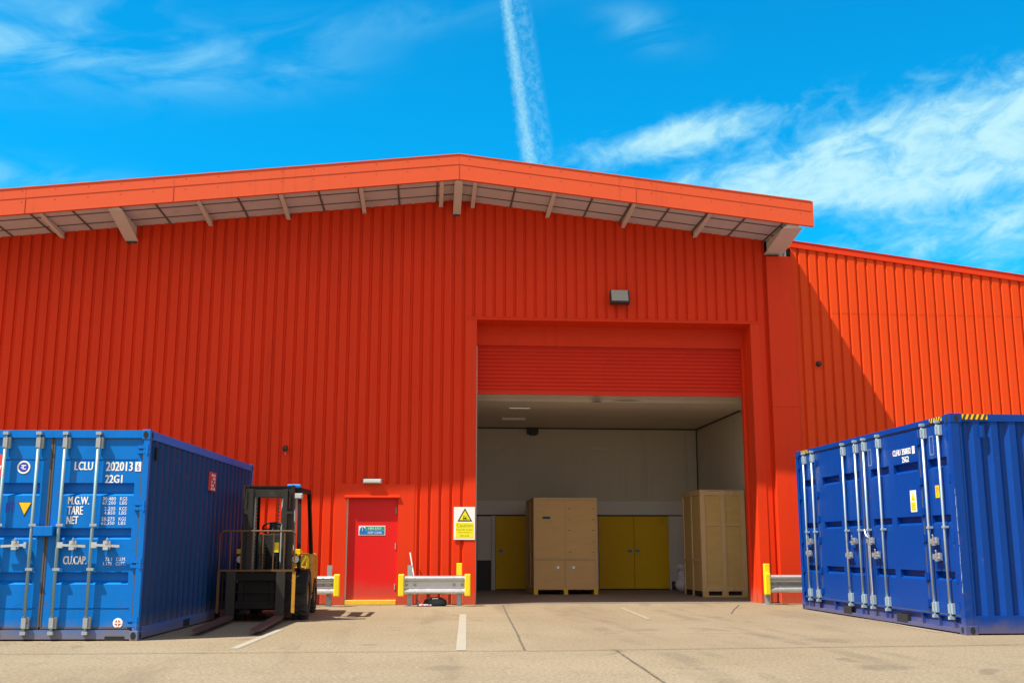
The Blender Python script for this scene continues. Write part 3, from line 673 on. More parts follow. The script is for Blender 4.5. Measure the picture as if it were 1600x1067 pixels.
MB().box((-0.19, -0.05, -0.05), (0.19, 0.03, 0.05)).build('base', 'greybox', bl, bevel=0.012)
MB().box((-0.175, -0.085, -0.038), (0.175, -0.048, 0.038)).build('diffuser', 'lens', bl, bevel=0.015)
sc = thing('security_camera', 'small dark security camera on the ribbed wall above the forklift', 'camera', (-2.83, 0, 3.07))
mb = MB(); mb.cyl((0, -0.10, -0.02), (0, 0.03, 0.03), 0.022, 10); mb.box((-0.035, 0.0, -0.015), (0.035, 0.035, 0.07)); mb.build('mount', 'lampcase', sc)
mb = MB(); sphere(mb, (0, -0.10, 0.0), 0.058); mb.build('housing', 'lampcase', sc, smooth=True)
mb = MB(); mb.cyl((0, -0.07, -0.12), (0, -0.07, -0.03), 0.008, 8); mb.build('cable', 'galvdull', sc)
dc = thing('dome_camera', 'small black dome camera in the shade on the adjoining building wall', 'camera', (8.33, 0, 4.97))
mb = MB(); mb.cyl((0, -0.035, 0), (0, 0.03, 0), 0.06, 16); mb.build('base', 'lampcase', dc)
mb = MB(); sphere(mb, (0, -0.05, 0), 0.055); mb.build('dome', 'lampcase', dc, smooth=True)

# caution sign
cs = thing('caution_sign', 'white and yellow caution sign with warning triangle beside the roller door opening', 'sign', (0.79, -0.02, 1.60))
MB().box((-0.215, -0.006, -0.325), (0.215, 0.004, 0.325)).build('board', 'signwhite', cs)
MB().box((-0.175, -0.009, -0.285), (0.185, -0.005, 0.015)).build('yellow_panel', 'signyellow', cs)


def tri(cx, cz, h, w, y0, y1): return MB().prism([(cx - w / 2, cz - h / 2), (cx + w / 2, cz - h / 2), (cx, cz + h / 2)], 1, y0, y1)


tri(0.01, 0.17, 0.265, 0.30, -0.008, -0.005).build('triangle_border', 'signblack', cs)
tri(0.01, 0.158, 0.19, 0.215, -0.0105, -0.007).build('triangle', 'signyellow', cs)
mb = MB(); y = -0.0125
mb.box((-0.028, y, 0.085), (0.038, y + .003, 0.112)); mb.box((-0.022, y, 0.112), (-0.016, y + .003, 0.150)); mb.box((0.012, y, 0.112), (0.018, y + .003, 0.150)); mb.box((-0.022, y, 0.146), (0.018, y + .003, 0.152))
mb.box((0.046, y, 0.082), (0.051, y + .003, 0.150)); mb.box((0.046, y, 0.082), (0.078, y + .003, 0.087))
mb.cyl((-0.016, y, 0.083), (-0.016, y + .003, 0.083), 0.010, 10); mb.cyl((0.026, y, 0.083), (0.026, y + .003, 0.083), 0.010, 10)
mb.build('pictogram', 'signblack', cs)
letters([('Caution', -0.155, 0.165, -0.075, 0.0), ('Fork lift trucks', -0.155, 0.165, -0.145, -0.105), ('operating in', -0.13, 0.14, -0.20, -0.163), ('this area', -0.09, 0.10, -0.262, -0.222)], -0.0105, 'signtext', cs)

fs = thing('fire_exit_sign', 'small green and blue fire exit keep clear sign on the red door', 'sign', (-1.065, 0.0735, 1.455))
MB().box((-0.265, -0.004, -0.095), (0.265, 0.001, 0.095)).build('board', 'signwhite', fs)
MB().box((-0.135, -0.007, 0.004), (0.250, -0.003, 0.080)).build('green_panel', 'signgreen', fs)
MB().box((-0.250, -0.007, -0.080), (0.250, -0.003, -0.002)).build('blue_panel', 'signblue', fs)
mb = MB(); mb.cyl((-0.19, -0.009, 0.02), (-0.19, -0.005, 0.02), 0.052, 18); mb.build('round_mark', 'signblue', fs)
mb = MB(); mb.box((-0.194, -0.011, -0.01), (-0.186, -0.008, 0.05)); mb.build('mark', 'signwhite', fs)
letters([('FIRE EXIT', -0.07, 0.19, 0.02, 0.062), ('KEEP CLEAR', -0.08, 0.20, -0.062, -0.02)], -0.0085, 'signwhite', fs)


# ------------------------------------------------------------------ crash barriers
def barrier(label, x0, x1, posts, y, left_cap, right_cap, tops, loc_z=0.0):
    t = thing('crash_barrier', label, 'barrier', ((x0 + x1) / 2, y, 0), 0, 'crash barriers along the warehouse wall')
    cx = (x0 + x1) / 2; a, b = x0 - cx, x1 - cx
    # W-shaped rail, front at -0.09
    pr = [(-0.035, 0.232), (-0.095, 0.250), (-0.112, 0.275), (-0.105, 0.305), (-0.045, 0.350), (-0.030, 0.375), (-0.030, 0.440), (-0.045, 0.465), (-0.105, 0.510), (-0.112, 0.540), (-0.095, 0.563), (-0.035, 0.580)]
    back = [(p[0] + 0.008, p[1]) for p in pr][::-1]
    MB().prism(pr + back, 0, a, b).build('rail', 'galv', t)
    for xx in (a + 0.06, a + 0.22, b - 0.22, b - 0.06):
        if a < xx < b:
            for z in (0.275, 0.54): MB().cyl((xx, -0.122, z), (xx, -0.108, z), 0.014, 8).build('bolt', 'galvdull', t)
            MB().box((xx - .03, -0.038, 0.385), (xx + .03, -0.029, 0.43)).build('bolt', 'galvdull', t)
    for px, top in zip(posts, tops):
        p = px - cx; mb = MB()
        mb.box((p - 0.045, -0.028, 0.012), (p + 0.045, -0.016, 0.60)); mb.box((p - 0.006, -0.016, 0.012), (p + 0.006, 0.06, 0.60)); mb.box((p - 0.045, 0.06, 0.012), (p + 0.045, 0.072, 0.60))
        mb.box((p - 0.10, -0.09, 0.0), (p + 0.10, 0.12, 0.012))
        if top[1] != 'yellow':
            mb.box((p - 0.045, -0.028, 0.60), (p + 0.045, -0.016, top[0])); mb.box((p - 0.006, -0.016, 0.60), (p + 0.006, 0.06, top[0])); mb.box((p - 0.045, 0.06, 0.60), (p + 0.045, 0.072, top[0]))
        po = mb.build('post', 'galvdull', t)
        if top[1] == 'yellow':
            MB().box((p - 0.052, -0.034, 0.585), (p + 0.052, 0.078, top[0])).build('post_cap', 'yellow', po, bevel=0.008)
    for on, xa, xb in ((left_cap, a - 0.10, a + 0.015), (right_cap, b - 0.015, b + 0.10)):
        if on: MB().box((xa, -0.125, 0.19), (xb, 0.00, 0.615)).build('end_cap', 'yellow', t, bevel=0.02)
    return t


barrier('galvanised crash barrier with two yellow ends between the red door and the roller door', -0.40, 0.80, (-0.28, 0.68), -0.55, True, True, ((0.78, 'g'), (0.82, 'yellow')))
barrier('galvanised crash barrier with one yellow end half hidden behind the right container', 6.88, 9.4, (6.86, 9.1), -0.45, True, False, ((0.80, 'yellow'), (0.80, 'g')))
barrier('shaded crash barrier with one yellow end behind the forklift truck', -4.2, -1.72, (-4.0, -1.83), -0.55, False, True, ((0.78, 'g'), (0.78, 'g')))

o = MB().cyl((-0.30, -0.40, 0.0), (-0.30, -0.40, 0.02), 0.03).v
mb = MB(); mb.cyl((-0.10, -0.50, 0.0), (-0.29, -0.09, 1.02), 0.015, 10); mb.cyl((-0.10, -0.50, 0.0), (-0.115, -0.468, 0.10), 0.028, 10)
pl = mb.build('metal_pole', 'galvdull', None, smooth=True); tag(pl, 'thin grey metal pole leaning on the wall behind the middle crash barrier', 'pole')
tb = thing('plastic_tub', 'dark green plastic tub with a white label lying under the middle crash barrier', 'tub', (0.22, -0.45, 0))
mb = MB(); mb.lathe([(0.001, 0.0), (0.20, 0.0), (0.235, 0.05), (0.21, 0.12), (0.12, 0.17), (0.001, 0.175)], (0, 0, 0), 22); mb.v = [(v[0], v[1] * 0.6, v[2]) for v in mb.v]; mb.build('body', 'tub', tb, smooth=True)
MB().box((-0.06, -0.105, 0.125), (0.05, -0.04, 0.158)).build('label', 'signwhite', tb)
rg = MB()
for i in range(5): sphere(rg, (-0.06 + 0.045 * i + random.uniform(-.01, .01), -0.60 + random.uniform(-.02, .02), 0.022), 0.05 - 0.004 * i, 0.62, 10, 6)
tag(rg.build('cloth_rag', 'rag', None, smooth=True), 'crumpled mauve rag on the ground beside the dark green tub', 'rag')


# ------------------------------------------------------------------ containers
def castings(t, L, D, H, name='corner_casting', m_='blueL', wx=0.165):
    for x in (0, L):
        for y in (0, D):
            for z in (0, H):
                sx, sy, sz = (1 if x == 0 else -1), (1 if y == 0 else -1), (1 if z == 0 else -1)
                c = MB().box((x - 0.004 * sx, y - 0.004 * sy, z + (0.0 if z == 0 else 0.006)), (x + wx * sx, y + 0.165 * sy, z + 0.118 * sz)).build(name, m_, t, bevel=0.006)
                for ax in (0, 1):
                    mb = MB(); pts = []
                    for i in range(14):
                        a = 2 * math.pi * i / 14; u = 0.033 * math.cos(a); v = 0.045 * math.sin(a)
                        pts.append((u + (x if ax == 1 else y) + (wx * 0.53 * sx if ax == 1 else 0.088 * sy), v + z + 0.06 * sz))
                    f = (y - 0.0065 * sy) if ax == 1 else (x - 0.0065 * sx)
                    mb.prism(pts, 1 if ax == 1 else 0, f, f + 0.002 * (sy if ax == 1 else sx))
                    mb.build('casting_hole', 'hole', c)


def corrug(x0, x1, per, flat_o, slope, dep):
    pts = [(x0, 0.0)]; x = x0 + flat_o * 0.5
    flat_i = per - flat_o - 2 * slope
    while x + per < x1:
        pts += [(x, 0.0), (x + slope, dep), (x + slope + flat_i, dep), (x + 2 * slope + flat_i, 0.0)]; x += per
    pts.append((x1, 0.0)); return pts


def door_leaf(t, x0, x1, z0, z1, bands, segs, m_, y=0.0, dep=0.072, name='door'):
    """leaf facing -Y with pressed horizontal recesses; segs = x-ranges over which the recesses run"""
    mb = MB(); prof = [(y, z0)]
    for b0, b1 in sorted(bands): prof += [(y, b0), (y + dep, b0 + 0.045), (y + dep, b1 - 0.010), (y, b1)]
    prof.append((y, z1))
    edges = [x0]
    for a, b in segs:
        mb.box((edges[-1], y, z0), (a, y + 0.075, z1)); mb.strip(prof, 0, a, b); edges.append(b)
    mb.box((edges[-1], y, z0), (x1, y + 0.075, z1))
    # pressed top and bottom stiffener lines
    return mb.build(name, m_, t)


def lock_rod(door, x, z0, z1, y, r, m_, keeper='galvdull', mids=(0.86, 1.4)):
    mb = MB(); mb.cyl((x, y, z0), (x, y, z1), r, 12); o_ = mb.build('lock_rod', m_, door, smooth=False)
    for p in o_.data.polygons: p.use_smooth = len(p.vertices) == 4
    for zc in (z0 + 0.13, z1 - 0.13):
        k = MB(); k.box((x + r * 0.5, y + 0.005, zc - 0.07), (x + r + 0.036, y + 0.045, zc + 0.07)); k.box((x - r - 0.004, y - r - 0.005, zc - 0.06), (x + r + 0.008, y + 0.03, zc + 0.06))
        k.build('rod_bracket', keeper, o_)
    for zc in mids:
        k = MB(); k.box((x - r - 0.008, y - r - 0.006, zc - 0.016), (x + r + 0.035, y + 0.04, zc + 0.016)); k.build('rod_guide', keeper, o_)
    for a, b in ((z1 - 0.03, z1 + 0.01), (z0 - 0.01, z0 + 0.03)):
        k = MB(); k.box((x - r - 0.010, y - r - 0.010, a), (x + r + 0.014, y + 0.05, b)); k.build('cam_end', keeper, o_)
    return o_


def handle(door, x0, x1, z, y, m_='galv', catch=None):
    s_ = 1 if x1 > x0 else -1
    mb = MB(); mb.box((x0 - 0.02, y - 0.03, z - 0.035), (x0 + 0.05 * s_ + 0.0, y + 0.02, z + 0.035)); mb.bar((x0 + 0.03 * s_, y - 0.025, z), (x1, y - 0.02, z - 0.015), 0.016, 0.030)
    xm = (x0 + x1) / 2
    mb.box((xm - 0.03, y - 0.045, z - 0.06), (xm + 0.03, y - 0.01, z - 0.025)); mb.box((xm - 0.02, y - 0.04, z + 0.02), (xm + 0.02, y + 0.02, z + 0.055)); mb.cyl((xm, y - 0.03, z + 0.04), (xm + 0.02, y - 0.05, z + 0.085), 0.010, 8); mb.box((xm - .045, y - .008, z - .05), (xm + .045, y + .03, z + .05))
    mb.build('door_handle', m_, door)


def make_frame(t, L, D, H, m_, rail=0.11, post=0.12, head=0.11, sill=0.14, cw=0.165):
    mb = MB(); e = 0.002
    for x in (0, L):
        for y in (0, D):
            sx = 1 if x == 0 else -1; sy = 1 if y == 0 else -1
            mb.box((x + e * sx, y + e * sy, 0.118), (x + post * sx, y + post * sy, H - 0.118))
    for y in (0, D):
        sy = 1 if y == 0 else -1
        mb.box((cw, y + e * sy, H - head), (L - cw, y + 0.08 * sy, H - 0.003)); mb.box((cw, y + e * sy, 0.02), (L - cw, y + 0.10 * sy, sill))
    for x in (0, L):
        sx = 1 if x == 0 else -1
        mb.box((x + e * sx, 0.165, H - rail), (x + 0.06 * sx, D - 0.165, H - 0.003)); mb.box((x + e * sx, 0.165, 0.02), (x + 0.10 * sx, D - 0.165, 0.16))
    return mb.build('frame', m_, t)


# ---- left container: doors to the camera
Lx, Ly, Lt = -3.501, -8.045, 0.0591
LW, LD_, LH = 2.438, 6.058, 2.591
ux, uy = math.cos(Lt), -math.sin(Lt)
lc = thing('shipping_container', 'bright blue shipping container with its end doors facing the yard on the left', 'container', (Lx - LW * ux, Ly - LW * uy, 0), -Lt, 'blue shipping containers')


def lx(d): return LW - d


make_frame(lc, LW, LD_, LH, 'blueL', head=0.10, sill=0.13, post=0.075, cw=0.0985)
castings(lc, LW, LD_, LH, m_='blueL', wx=0.10)
# corrugated sides, far end, roof, floor
pr = corrug(0.11, LD_ - 0.11, 0.262, 0.075, 0.05, 0.036)
mb = MB(); mb.strip([(LW - 0.012 - y, x) for x, y in pr], 2, 0.15, LH - 0.09); mb.build('side_panel', 'blueLshade', lc)
mb = MB(); mb.strip([(0.012 + y, x) for x, y in pr], 2, 0.15, LH - 0.09); mb.build('side_panel', 'blueLshade', lc)
mb = MB(); mb.strip([(x, LD_ - 0.012 - y) for x, y in corrug(0.11, LW - 0.11, 0.24, 0.09, 0.03, 0.04)], 2, 0.13, LH - 0.09); mb.build('end_panel', 'blueLshade', lc)
mb = MB(); mb.strip([(x, LH - 0.03 - y * 0.5) for x, y in corrug(0.09, LD_ - 0.09, 0.26, 0.08, 0.04, 0.036)], 0, 0.05, LW - 0.05); mb.build('roof_panel', 'blueLshade', lc)
MB().box((0.06, 0.06, 0.10), (LW - 0.06, LD_ - 0.06, 0.15)).build('floor', 'dark', lc)
mb = MB(); 
for zz in (0.16, LH - 0.1): pass
for yy in (2.0, 3.75): MB().box((LW - 0.008, yy, 0.03), (LW + 0.001, yy + 0.32, 0.125)).build('fork_pocket', 'hole', lc)
MB().box((LW - 0.40, -0.001, 0.0), (LW - 0.16, 0.02, 0.055)).build('sill_notch', 'hole', lc)
mb = MB(); mb.box((LW - 0.003, 0.30, 2.23), (LW + 0.004, 0.36, 2.40)); mb.build('vent', 'hole', lc)

LB = [(1.765, 1.925), (1.225, 1.365), (0.675, 0.825)]
YD = 0.03
dR = door_leaf(lc, lx(1.205), lx(0.085), 0.155, 2.485, LB, [(lx(1.09), lx(0.17))], 'blueL', YD)
dL = door_leaf(lc, lx(2.353), lx(1.233), 0.155, 2.485, LB, [(lx(2.268), lx(1.348))], 'blueL', YD)
for dd, a, b in ((dR, 1.205, 0.085), (dL, 2.353, 1.233)):
    mb = MB(); z0, z1, y0, y1 = 0.14, 2.50, YD - 0.006, YD + 0.03; xa, xb = lx(a), lx(b)
    mb.box((xa, y0, z1 - 0.022), (xb, y1, z1)); mb.box((xa, y0, z0), (xb, y1, z0 + 0.022)); mb.box((xa - 0.010, y0, z0 + .022), (xa + 0.010, y1, z1 - .022)); mb.box((xb - 0.010, y0, z0 + .022), (xb + 0.010, y1, z1 - .022))
    mb.build('gasket', 'gasket', dd)
    for zz in (2.215, 0.385): MB().box((xa + 0.11, YD - 0.004, zz), (xb - 0.05, YD + 0.002, zz + 0.006)).build('weld_line', 'blueLshade', dd)
for dd, ds in ((dR, (1.05, 0.635)), (dL, (1.80, 1.385))):
    for d in ds: lock_rod(dd, lx(d), 0.085, 2.555, YD - 0.055, 0.021, 'rod')
handle(dR, lx(1.03), lx(0.70), 1.155, YD - 0.05); handle(dR, lx(0.61), lx(0.28), 1.155, YD - 0.05)
handle(dL, lx(1.41), lx(1.74), 1.155, YD - 0.05); handle(dL, lx(1.83), lx(2.16), 1.155, YD - 0.05)
for xe, sg in ((lx(0.072), -1), (lx(2.366), 1)):
    for z in (2.345, 1.635, 0.925, 0.215):
        mb = MB(); mb.box((xe - 0.075 * 1, YD - 0.03, z - 0.05), (xe + 0.075, YD + 0.01, z - 0.012)); mb.box((xe - 0.075, YD - 0.03, z + 0.012), (xe + 0.075, YD + 0.01, z + 0.05)); mb.cyl((xe + 0.05 * (1 if sg < 0 else -1), YD - 0.022, z - 0.065), (xe + 0.05 * (1 if sg < 0 else -1), YD - 0.022, z + 0.065), 0.016, 10)
        mb.build('hinge', 'blueL', dR if sg < 0 else dL)
mb = MB(); mb.box((lx(1.345), YD - 0.11, 1.265), (lx(1.105), YD - 0.003, 1.385)); mb.build('lock_box', 'blueL', dR, bevel=0.006)
y = YD - 0.003
letters([('LCLU', lx(.93), lx(.705), 2.085, 2.19), ('202013', lx(.535), lx(.205), 2.075, 2.19), ('22G1', lx(.535), lx(.325), 1.925, 2.025)], y, 'white', dR, bold=0.004)
letters([('M.G.W.', lx(.98), lx(.72), 1.655, 1.755), ('TARE', lx(.98), lx(.79), 1.53, 1.635), ('NET', lx(.98), lx(.84), 1.415, 1.51), ('CU.CAP.', lx(.985), lx(.70), 0.92, 1.02)], y, 'white', dR, bold=0.003)
small = []
for s_, u, z in (('30.480', 'KGS', 1.707), ('67.200', 'LBS', 1.655), ('2.205', 'KGS', 1.583), ('4.850', 'LBS', 1.531), ('28.275', 'KGS', 1.457), ('62.350', 'LBS', 1.405), ('33.1', 'CU.M.', 0.962), ('1.170', 'CU.FT.', 0.908)):
    w = 0.165 if z > 1.1 else 0.125; small += [(s_, lx(.385 + w * len(s_) / 6.0), lx(.385), z, z + 0.042), (u, lx(.335), lx(.245 if z > 1.1 else .215), z, z + 0.042)]
letters(small, y, 'white', dR)
mb = MB(); mb.box((lx(.172), y - .001, 2.07), (lx(.098), y + .001, 2.19)); mb.build('check_digit_box', 'white', dR)
letters([('6', lx(.152), lx(.118), 2.083, 2.178)], y - .0025, 'emblem', dR)
mb = MB(); mb.cyl((lx(.26), y - .001, 0.212), (lx(.26), y + .001, 0.212), 0.060, 24); mb.build('round_sticker', 'signwhite', dR)
mb = MB(); q = lx(.26)
mb.cyl((q, y - .003, 0.212), (q, y - .0012, 0.212), 0.036, 18); mb.build('red_mark', 'signred', dR)
mb = MB(); mb.box((q - .05, y - .0045, .206), (q + .05, y - .0032, .218)); mb.box((q - .006, y - .0045, .165), (q + .006, y - .0032, .26)); mb.build('white_mark', 'signwhite', dR)
# left leaf: round emblem, warning triangle, stencil mark, red label at the edge
q = lx(1.57); mb = MB(); mb.lathe([(0.062, -0.001), (0.082, -0.001), (0.082, 0.001)], (q, y - 0.001, 2.12), 28, 1); mb.build('emblem_ring', 'white', dL)
mb = MB(); mb.cyl((q, y - .0012, 2.12), (q, y + .001, 2.12), 0.056, 24); mb.build('emblem_disc', 'emblem', dL)
mb = MB()
for a_, b_, c_, d_ in ((-.03, .015, .03, .028), (-.012, -.03, .0, .03), (.004, -.028, .03, -.016), (-.035, -.012, -.01, .0)): mb.box((q + a_, y - .003, 2.12 + b_), (q + c_, y - .0016, 2.12 + d_))
mb.build('emblem_mark', 'white', dL)
q = lx(1.515); mb = MB(); mb.prism([(q - .095, 1.69), (q + .095, 1.69), (q, 1.505)], 1, y - .001, y + .001); mb.build('triangle_border', 'signblack', dL)
mb = MB(); mb.prism([(q - .076, 1.679), (q + .076, 1.679), (q, 1.530)], 1, y - .003, y - .0014); mb.build('warning_triangle', 'orangeyel', dL)
mb = MB(); q = lx(1.70)
for a_, b_, c_, d_ in ((-.055, -.06, -.04, .05), (-.02, -.06, -.008, .05), (.02, -.06, .032, .06), (.045, -.06, .052, .06), (-.055, .045, .05, .055), (-.04, -.01, .03, .0)): mb.box((q + a_, y - .001, 1.62 + b_), (q + c_, y + .001, 1.62 + d_))
mb.build('stencil_mark', 'emblem', dL)
mb = MB(); mb.box((lx(2.02), y - .002, 1.99), (lx(1.83), y + .001, 2.28)); mb.build('red_label', 'signred', dL)
letters([('7', lx(1.90), lx(1.845), 2.03, 2.14)], y - .004, 'white', dL)
# red label with white characters on the side
sl = MB().box((LW - 0.006, 2.98, 1.985), (LW + 0.004, 3.40, 2.275)).build('side_label', 'signred', lc)
mb = MB()
for k in range(5):
    for j in range(3):
        if (k + j) % 4 != 3: mb.box((LW + 0.0045, 3.12 + j * 0.085, 2.0 + k * 0.052), (LW + 0.006, 3.17 + j * 0.085, 2.0 + k * 0.052 + 0.036))
mb.build('label_mark', 'white', sl)

# ---- right container: side-opening doors towards the roller door
Rx, Ry, Rt, RH = 7.065, -8.044, -0.0068, 2.905
RLn, RW = 6.058, 2.438
dxr, dyr = math.sin(Rt), math.cos(Rt)
rc = thing('shipping_container', 'deep blue side-opening shipping container with four door leaves on the right', 'container', (Rx + RLn * dxr, Ry + RLn * dyr, 0), math.atan2(-dyr, -dxr), 'blue shipping containers')


def rx(u): return RLn - u


make_frame(rc, RLn, RW, RH, 'blueR', rail=0.10, head=0.075, sill=0.0201 + 0.05, post=0.115)
castings(rc, RLn, RW, RH, m_='blueR')
# sill with stiffeners and fork pockets
mb = MB(); mb.box((0.167, 0.055, 0.07), (RLn - 0.167, 0.075, 0.24)); mb.box((0.12, 0.012, 0.215), (RLn - 0.12, 0.055, 0.235))
for u in (0.32, 0.75, 1.25, 2.45, 3.35, 4.5, 5.2, 5.7): mb.box((rx(u) - .012, 0.006, 0.071), (rx(u) + .012, 0.054, 0.214))
mb.build('sill', 'blueR', rc)
for u0, u1 in ((3.76, 4.10), (1.70, 2.06)): MB().box((rx(u1), 0.0, 0.045), (rx(u0), 0.058, 0.16)).build('fork_pocket', 'hole', rc)
pe = corrug(0.11, RW - 0.11, 0.255, 0.09, 0.055, 0.045)
mb = MB(); mb.strip([(RLn - 0.012 - y_, x_) for x_, y_ in pe], 2, 0.24, RH - 0.08); mb.box((RLn - 0.06, 0.118, 0.05), (RLn - 0.004, RW - 0.118, 0.245)); mb.build('end_panel', 'blueR', rc)
mb = MB(); mb.strip([(0.012 + y_, x_) for x_, y_ in pe], 2, 0.16, RH - 0.08); mb.build('end_panel', 'blueR', rc)
mb = MB(); mb.strip([(x_, RW - 0.012 - y_) for x_, y_ in corrug(0.11, RLn - 0.11, 0.262, 0.075, 0.05, 0.036)], 2, 0.1, RH - 0.06); mb.build('back_panel', 'blueR', rc)
mb = MB(); mb.strip([(RH - 0.03 - y_ * .5, x_) for x_, y_ in []] or [(0.05, RH - 0.03), (RW - 0.05, RH - 0.03)], 0, 0.05, RLn - 0.05); mb.build('roof_panel', 'blueR', rc)
MB().box((0.06, 0.08, 0.16), (RLn - 0.06, RW - 0.06, 0.2)).build('floor', 'dark', rc)
mb = MB(); mb.cyl((RLn - 0.001, 0.43, 2.60), (RLn - 0.001, 0.43, 2.74), 0.02, 8); mb.box((RLn - 0.014, 0.40, 2.58), (RLn + 0.012, 0.46, 2.75)); mb.build('vent', 'blueR', rc)
RB = [(2.20, 2.345), (1.44, 1.565), (0.68, 0.805)]
YR = 0.022
zl, zh = 0.245, 2.815
leaves = [(5.93, 5.06, [(5.76, 5.14)], (5.64, 5.225)), (5.035, 3.095, [(4.80, 4.02), (3.82, 3.17)], (3.78, 3.25)), (3.065, 1.025, [(2.72, 2.05), (1.88, 1.08)], (2.905, 2.365)), (1.00, 0.125, [(0.76, 0.22)], (0.845, 0.395))]
LV = []
for u1, u0, sg, rods in leaves:
    dd = door_leaf(rc, rx(u1), rx(u0), zl, zh, RB, [(rx(a), rx(b)) for a, b in sg], 'blueR', YR, 0.070); LV.append(dd)
    for u in rods: lock_rod(dd, rx(u - 0.06), 0.19, 2.845, YR - 0.05, 0.0175, 'rodlight', 'rodlight', (1.40,))
    mb = MB(); mb.box((rx(u1), YR - .004, zh), (rx(u0), YR + .03, zh + 0.024)); mb.box((rx(u1), YR - .004, zl - 0.022), (rx(u0), YR + .03, zl)); mb.box((rx(u0) + 0.001, YR - 0.002, zl), (rx(u0) + 0.020, YR + .03, zh))
    mb.build('gasket', 'gasket', dd)
for dd, u0, u1, z in ((LV[3], .72, .52, 1.21), (LV[3], .66, .46, 1.0), (LV[2], 2.86, 2.62, 1.225), (LV[2], 2.68, 2.42, 1.01), (LV[1], 3.30, 3.55, 1.225), (LV[1], 3.74, 3.50, 1.0), (LV[0], 5.30, 5.55, 1.23), (LV[0], 5.60, 5.36, 1.02)):
    handle(dd, rx(u0), rx(u1), z, YR - 0.045)
for ui, dd in ((5.05, LV[0]), (1.012, LV[3]), (5.93, LV[0]), (0.13, LV[3])):
    for z in (2.62, 2.05, 1.62, 1.25, 0.72, 0.36):
        if ui in (5.93, 0.13) and z in (1.62,): continue
        mb = MB(); mb.box((rx(ui) - .06, YR - 0.018, z - .045), (rx(ui) + .06, YR + .012, z + .045)); mb.cyl((rx(ui), YR - .022, z - .06), (rx(ui), YR - .022, z + .06), .016, 8); mb.build('hinge', 'blueR', dd)
# sealing rope on the centre rods
mb = MB(); pts = [(rx(2.93), YR - .075, 1.40), (rx(2.86), YR - .08, 1.30), (rx(2.72), YR - .08, 1.26), (rx(2.74), YR - .078, 1.18), (rx(2.76), YR - .078, 0.8), (rx(2.74), YR - .078, 0.27)]
mb.tube(pts, 0.010, 8); mb.build('seal_rope', 'galv', LV[2])
y = YR - 0.003
letters([('CLHU', rx(1.87), rx(1.61), 2.475, 2.565), ('350032', rx(1.56), rx(1.27), 2.475, 2.565), ('25G2', rx(1.57), rx(1.35), 2.36, 2.445)], y, 'white', LV[2], bold=0.005)
mb = MB(); mb.box((rx(1.225), y - .001, 2.465), (rx(1.145), y + .001, 2.575)); mb.build('check_digit_box', 'white', LV[2])
letters([('0', rx(1.20), rx(1.17), 2.485, 2.555)], y - .0025, 'emblem', LV[2])
sg = MB().box((rx(1.385), y - .002, 1.63), (rx(1.195), y + .001, 1.94)).build('warning_label', 'signwhite', LV[2])
mb = MB(); mb.box((rx(1.370), y - .0035, 1.645), (rx(1.210), y - .002, 1.775)); mb.prism([(rx(1.365), 1.79), (rx(1.215), 1.79), (rx(1.29), 1.925)], 1, y - .0035, y - .002); mb.build('label_panel', 'signyellow', sg)
mb = MB(); mb.prism([(rx(1.315), 1.80), (rx(1.265), 1.80), (rx(1.29), 1.88)], 1, y - .005, y - .0036)
for k in range(4): mb.box((rx(1.36), y - .005, 1.66 + k * .028), (rx(1.22 + .02 * (k % 2)), y - .0036, 1.672 + k * .028))
mb.build('label_mark', 'signtext', sg)
sg = MB().box((rx(.60), y - .002, 1.80), (rx(.485), y + .001, 1.97)).build('orange_label', 'orangeyel', LV[3])
letters([('29', rx(.58), rx(.505), 1.885, 1.945), ('2', rx(.56), rx(.53), 1.82, 1.87)], y - .0035, 'signred', sg)
for u, dd in ((0.62, LV[3]), (2.72, LV[2])):
    mb = MB(); a_, b_ = rx(u + .06), rx(u - .06)
    for q_ in ((a_, 2.40, a_ + .008, 2.66), (b_ - .008, 2.40, b_, 2.66), (a_, 2.40, b_, 2.408), (a_, 2.652, b_, 2.66)): mb.box((q_[0], y - .001, q_[1]), (q_[2], y + .001, q_[3]))
    mb.build('painted_outline', 'rodlight', dd)


def hazard(axis, a, b, f, z0, z1, out):
    """diagonal yellow-black stripes on the top rail"""
    ye = MB(); bk = MB(); n = 5
    def P(u, z, d): return (u, f + out * d, z) if axis == 0 else (f + out * d, u, z)
    ye._a([P(a, z0, .002), P(b, z0, .002), P(b, z1, .002), P(a, z1, .002)], [(0, 1, 2, 3)])
    s_ = (b - a) / n
    for i in range(n):
        q0 = a + i * s_; bk._a([P(q0, z0, .004), P(q0 + s_ * .5, z0, .004), P(min(b, q0 + s_ * .95), z1, .004), P(q0 + s_ * .45, z1, .004)], [(0, 1, 2, 3)])
    t_ = ye.build('hazard_stripe', 'orangeyel', rc); bk.build('black_stripe', 'signblack', t_)


hazard(1, 0.17, 0.53, RLn - 0.002, 2.83, 2.90, 1)
hazard(0, rx(.60), rx(.24), 0.002, 2.838, 2.898, -1)
hazard(0, rx(5.75), rx(5.40), 0.002, 2.838, 2.898, -1)
mb = MB()
for i in range(22):
    z = 0.55 + i * 0.06 + random.uniform(-.02, .02); h = random.uniform(.04, .075); w = random.uniform(.005, .016)
    xx = RLn - 0.004 - random.uniform(0, .012); mb.box((xx - w, 0.0005, z), (xx, 0.0015, z + h))
mb.build('paint_scrape', 'bluescrape', rc)

# ------------------------------------------------------------------ forklift truck
fk = thing('forklift_truck', 'black and yellow forklift truck with lowered rusty forks parked beside the left container', 'forklift', (-2.46, -4.15, 0), 0.0)
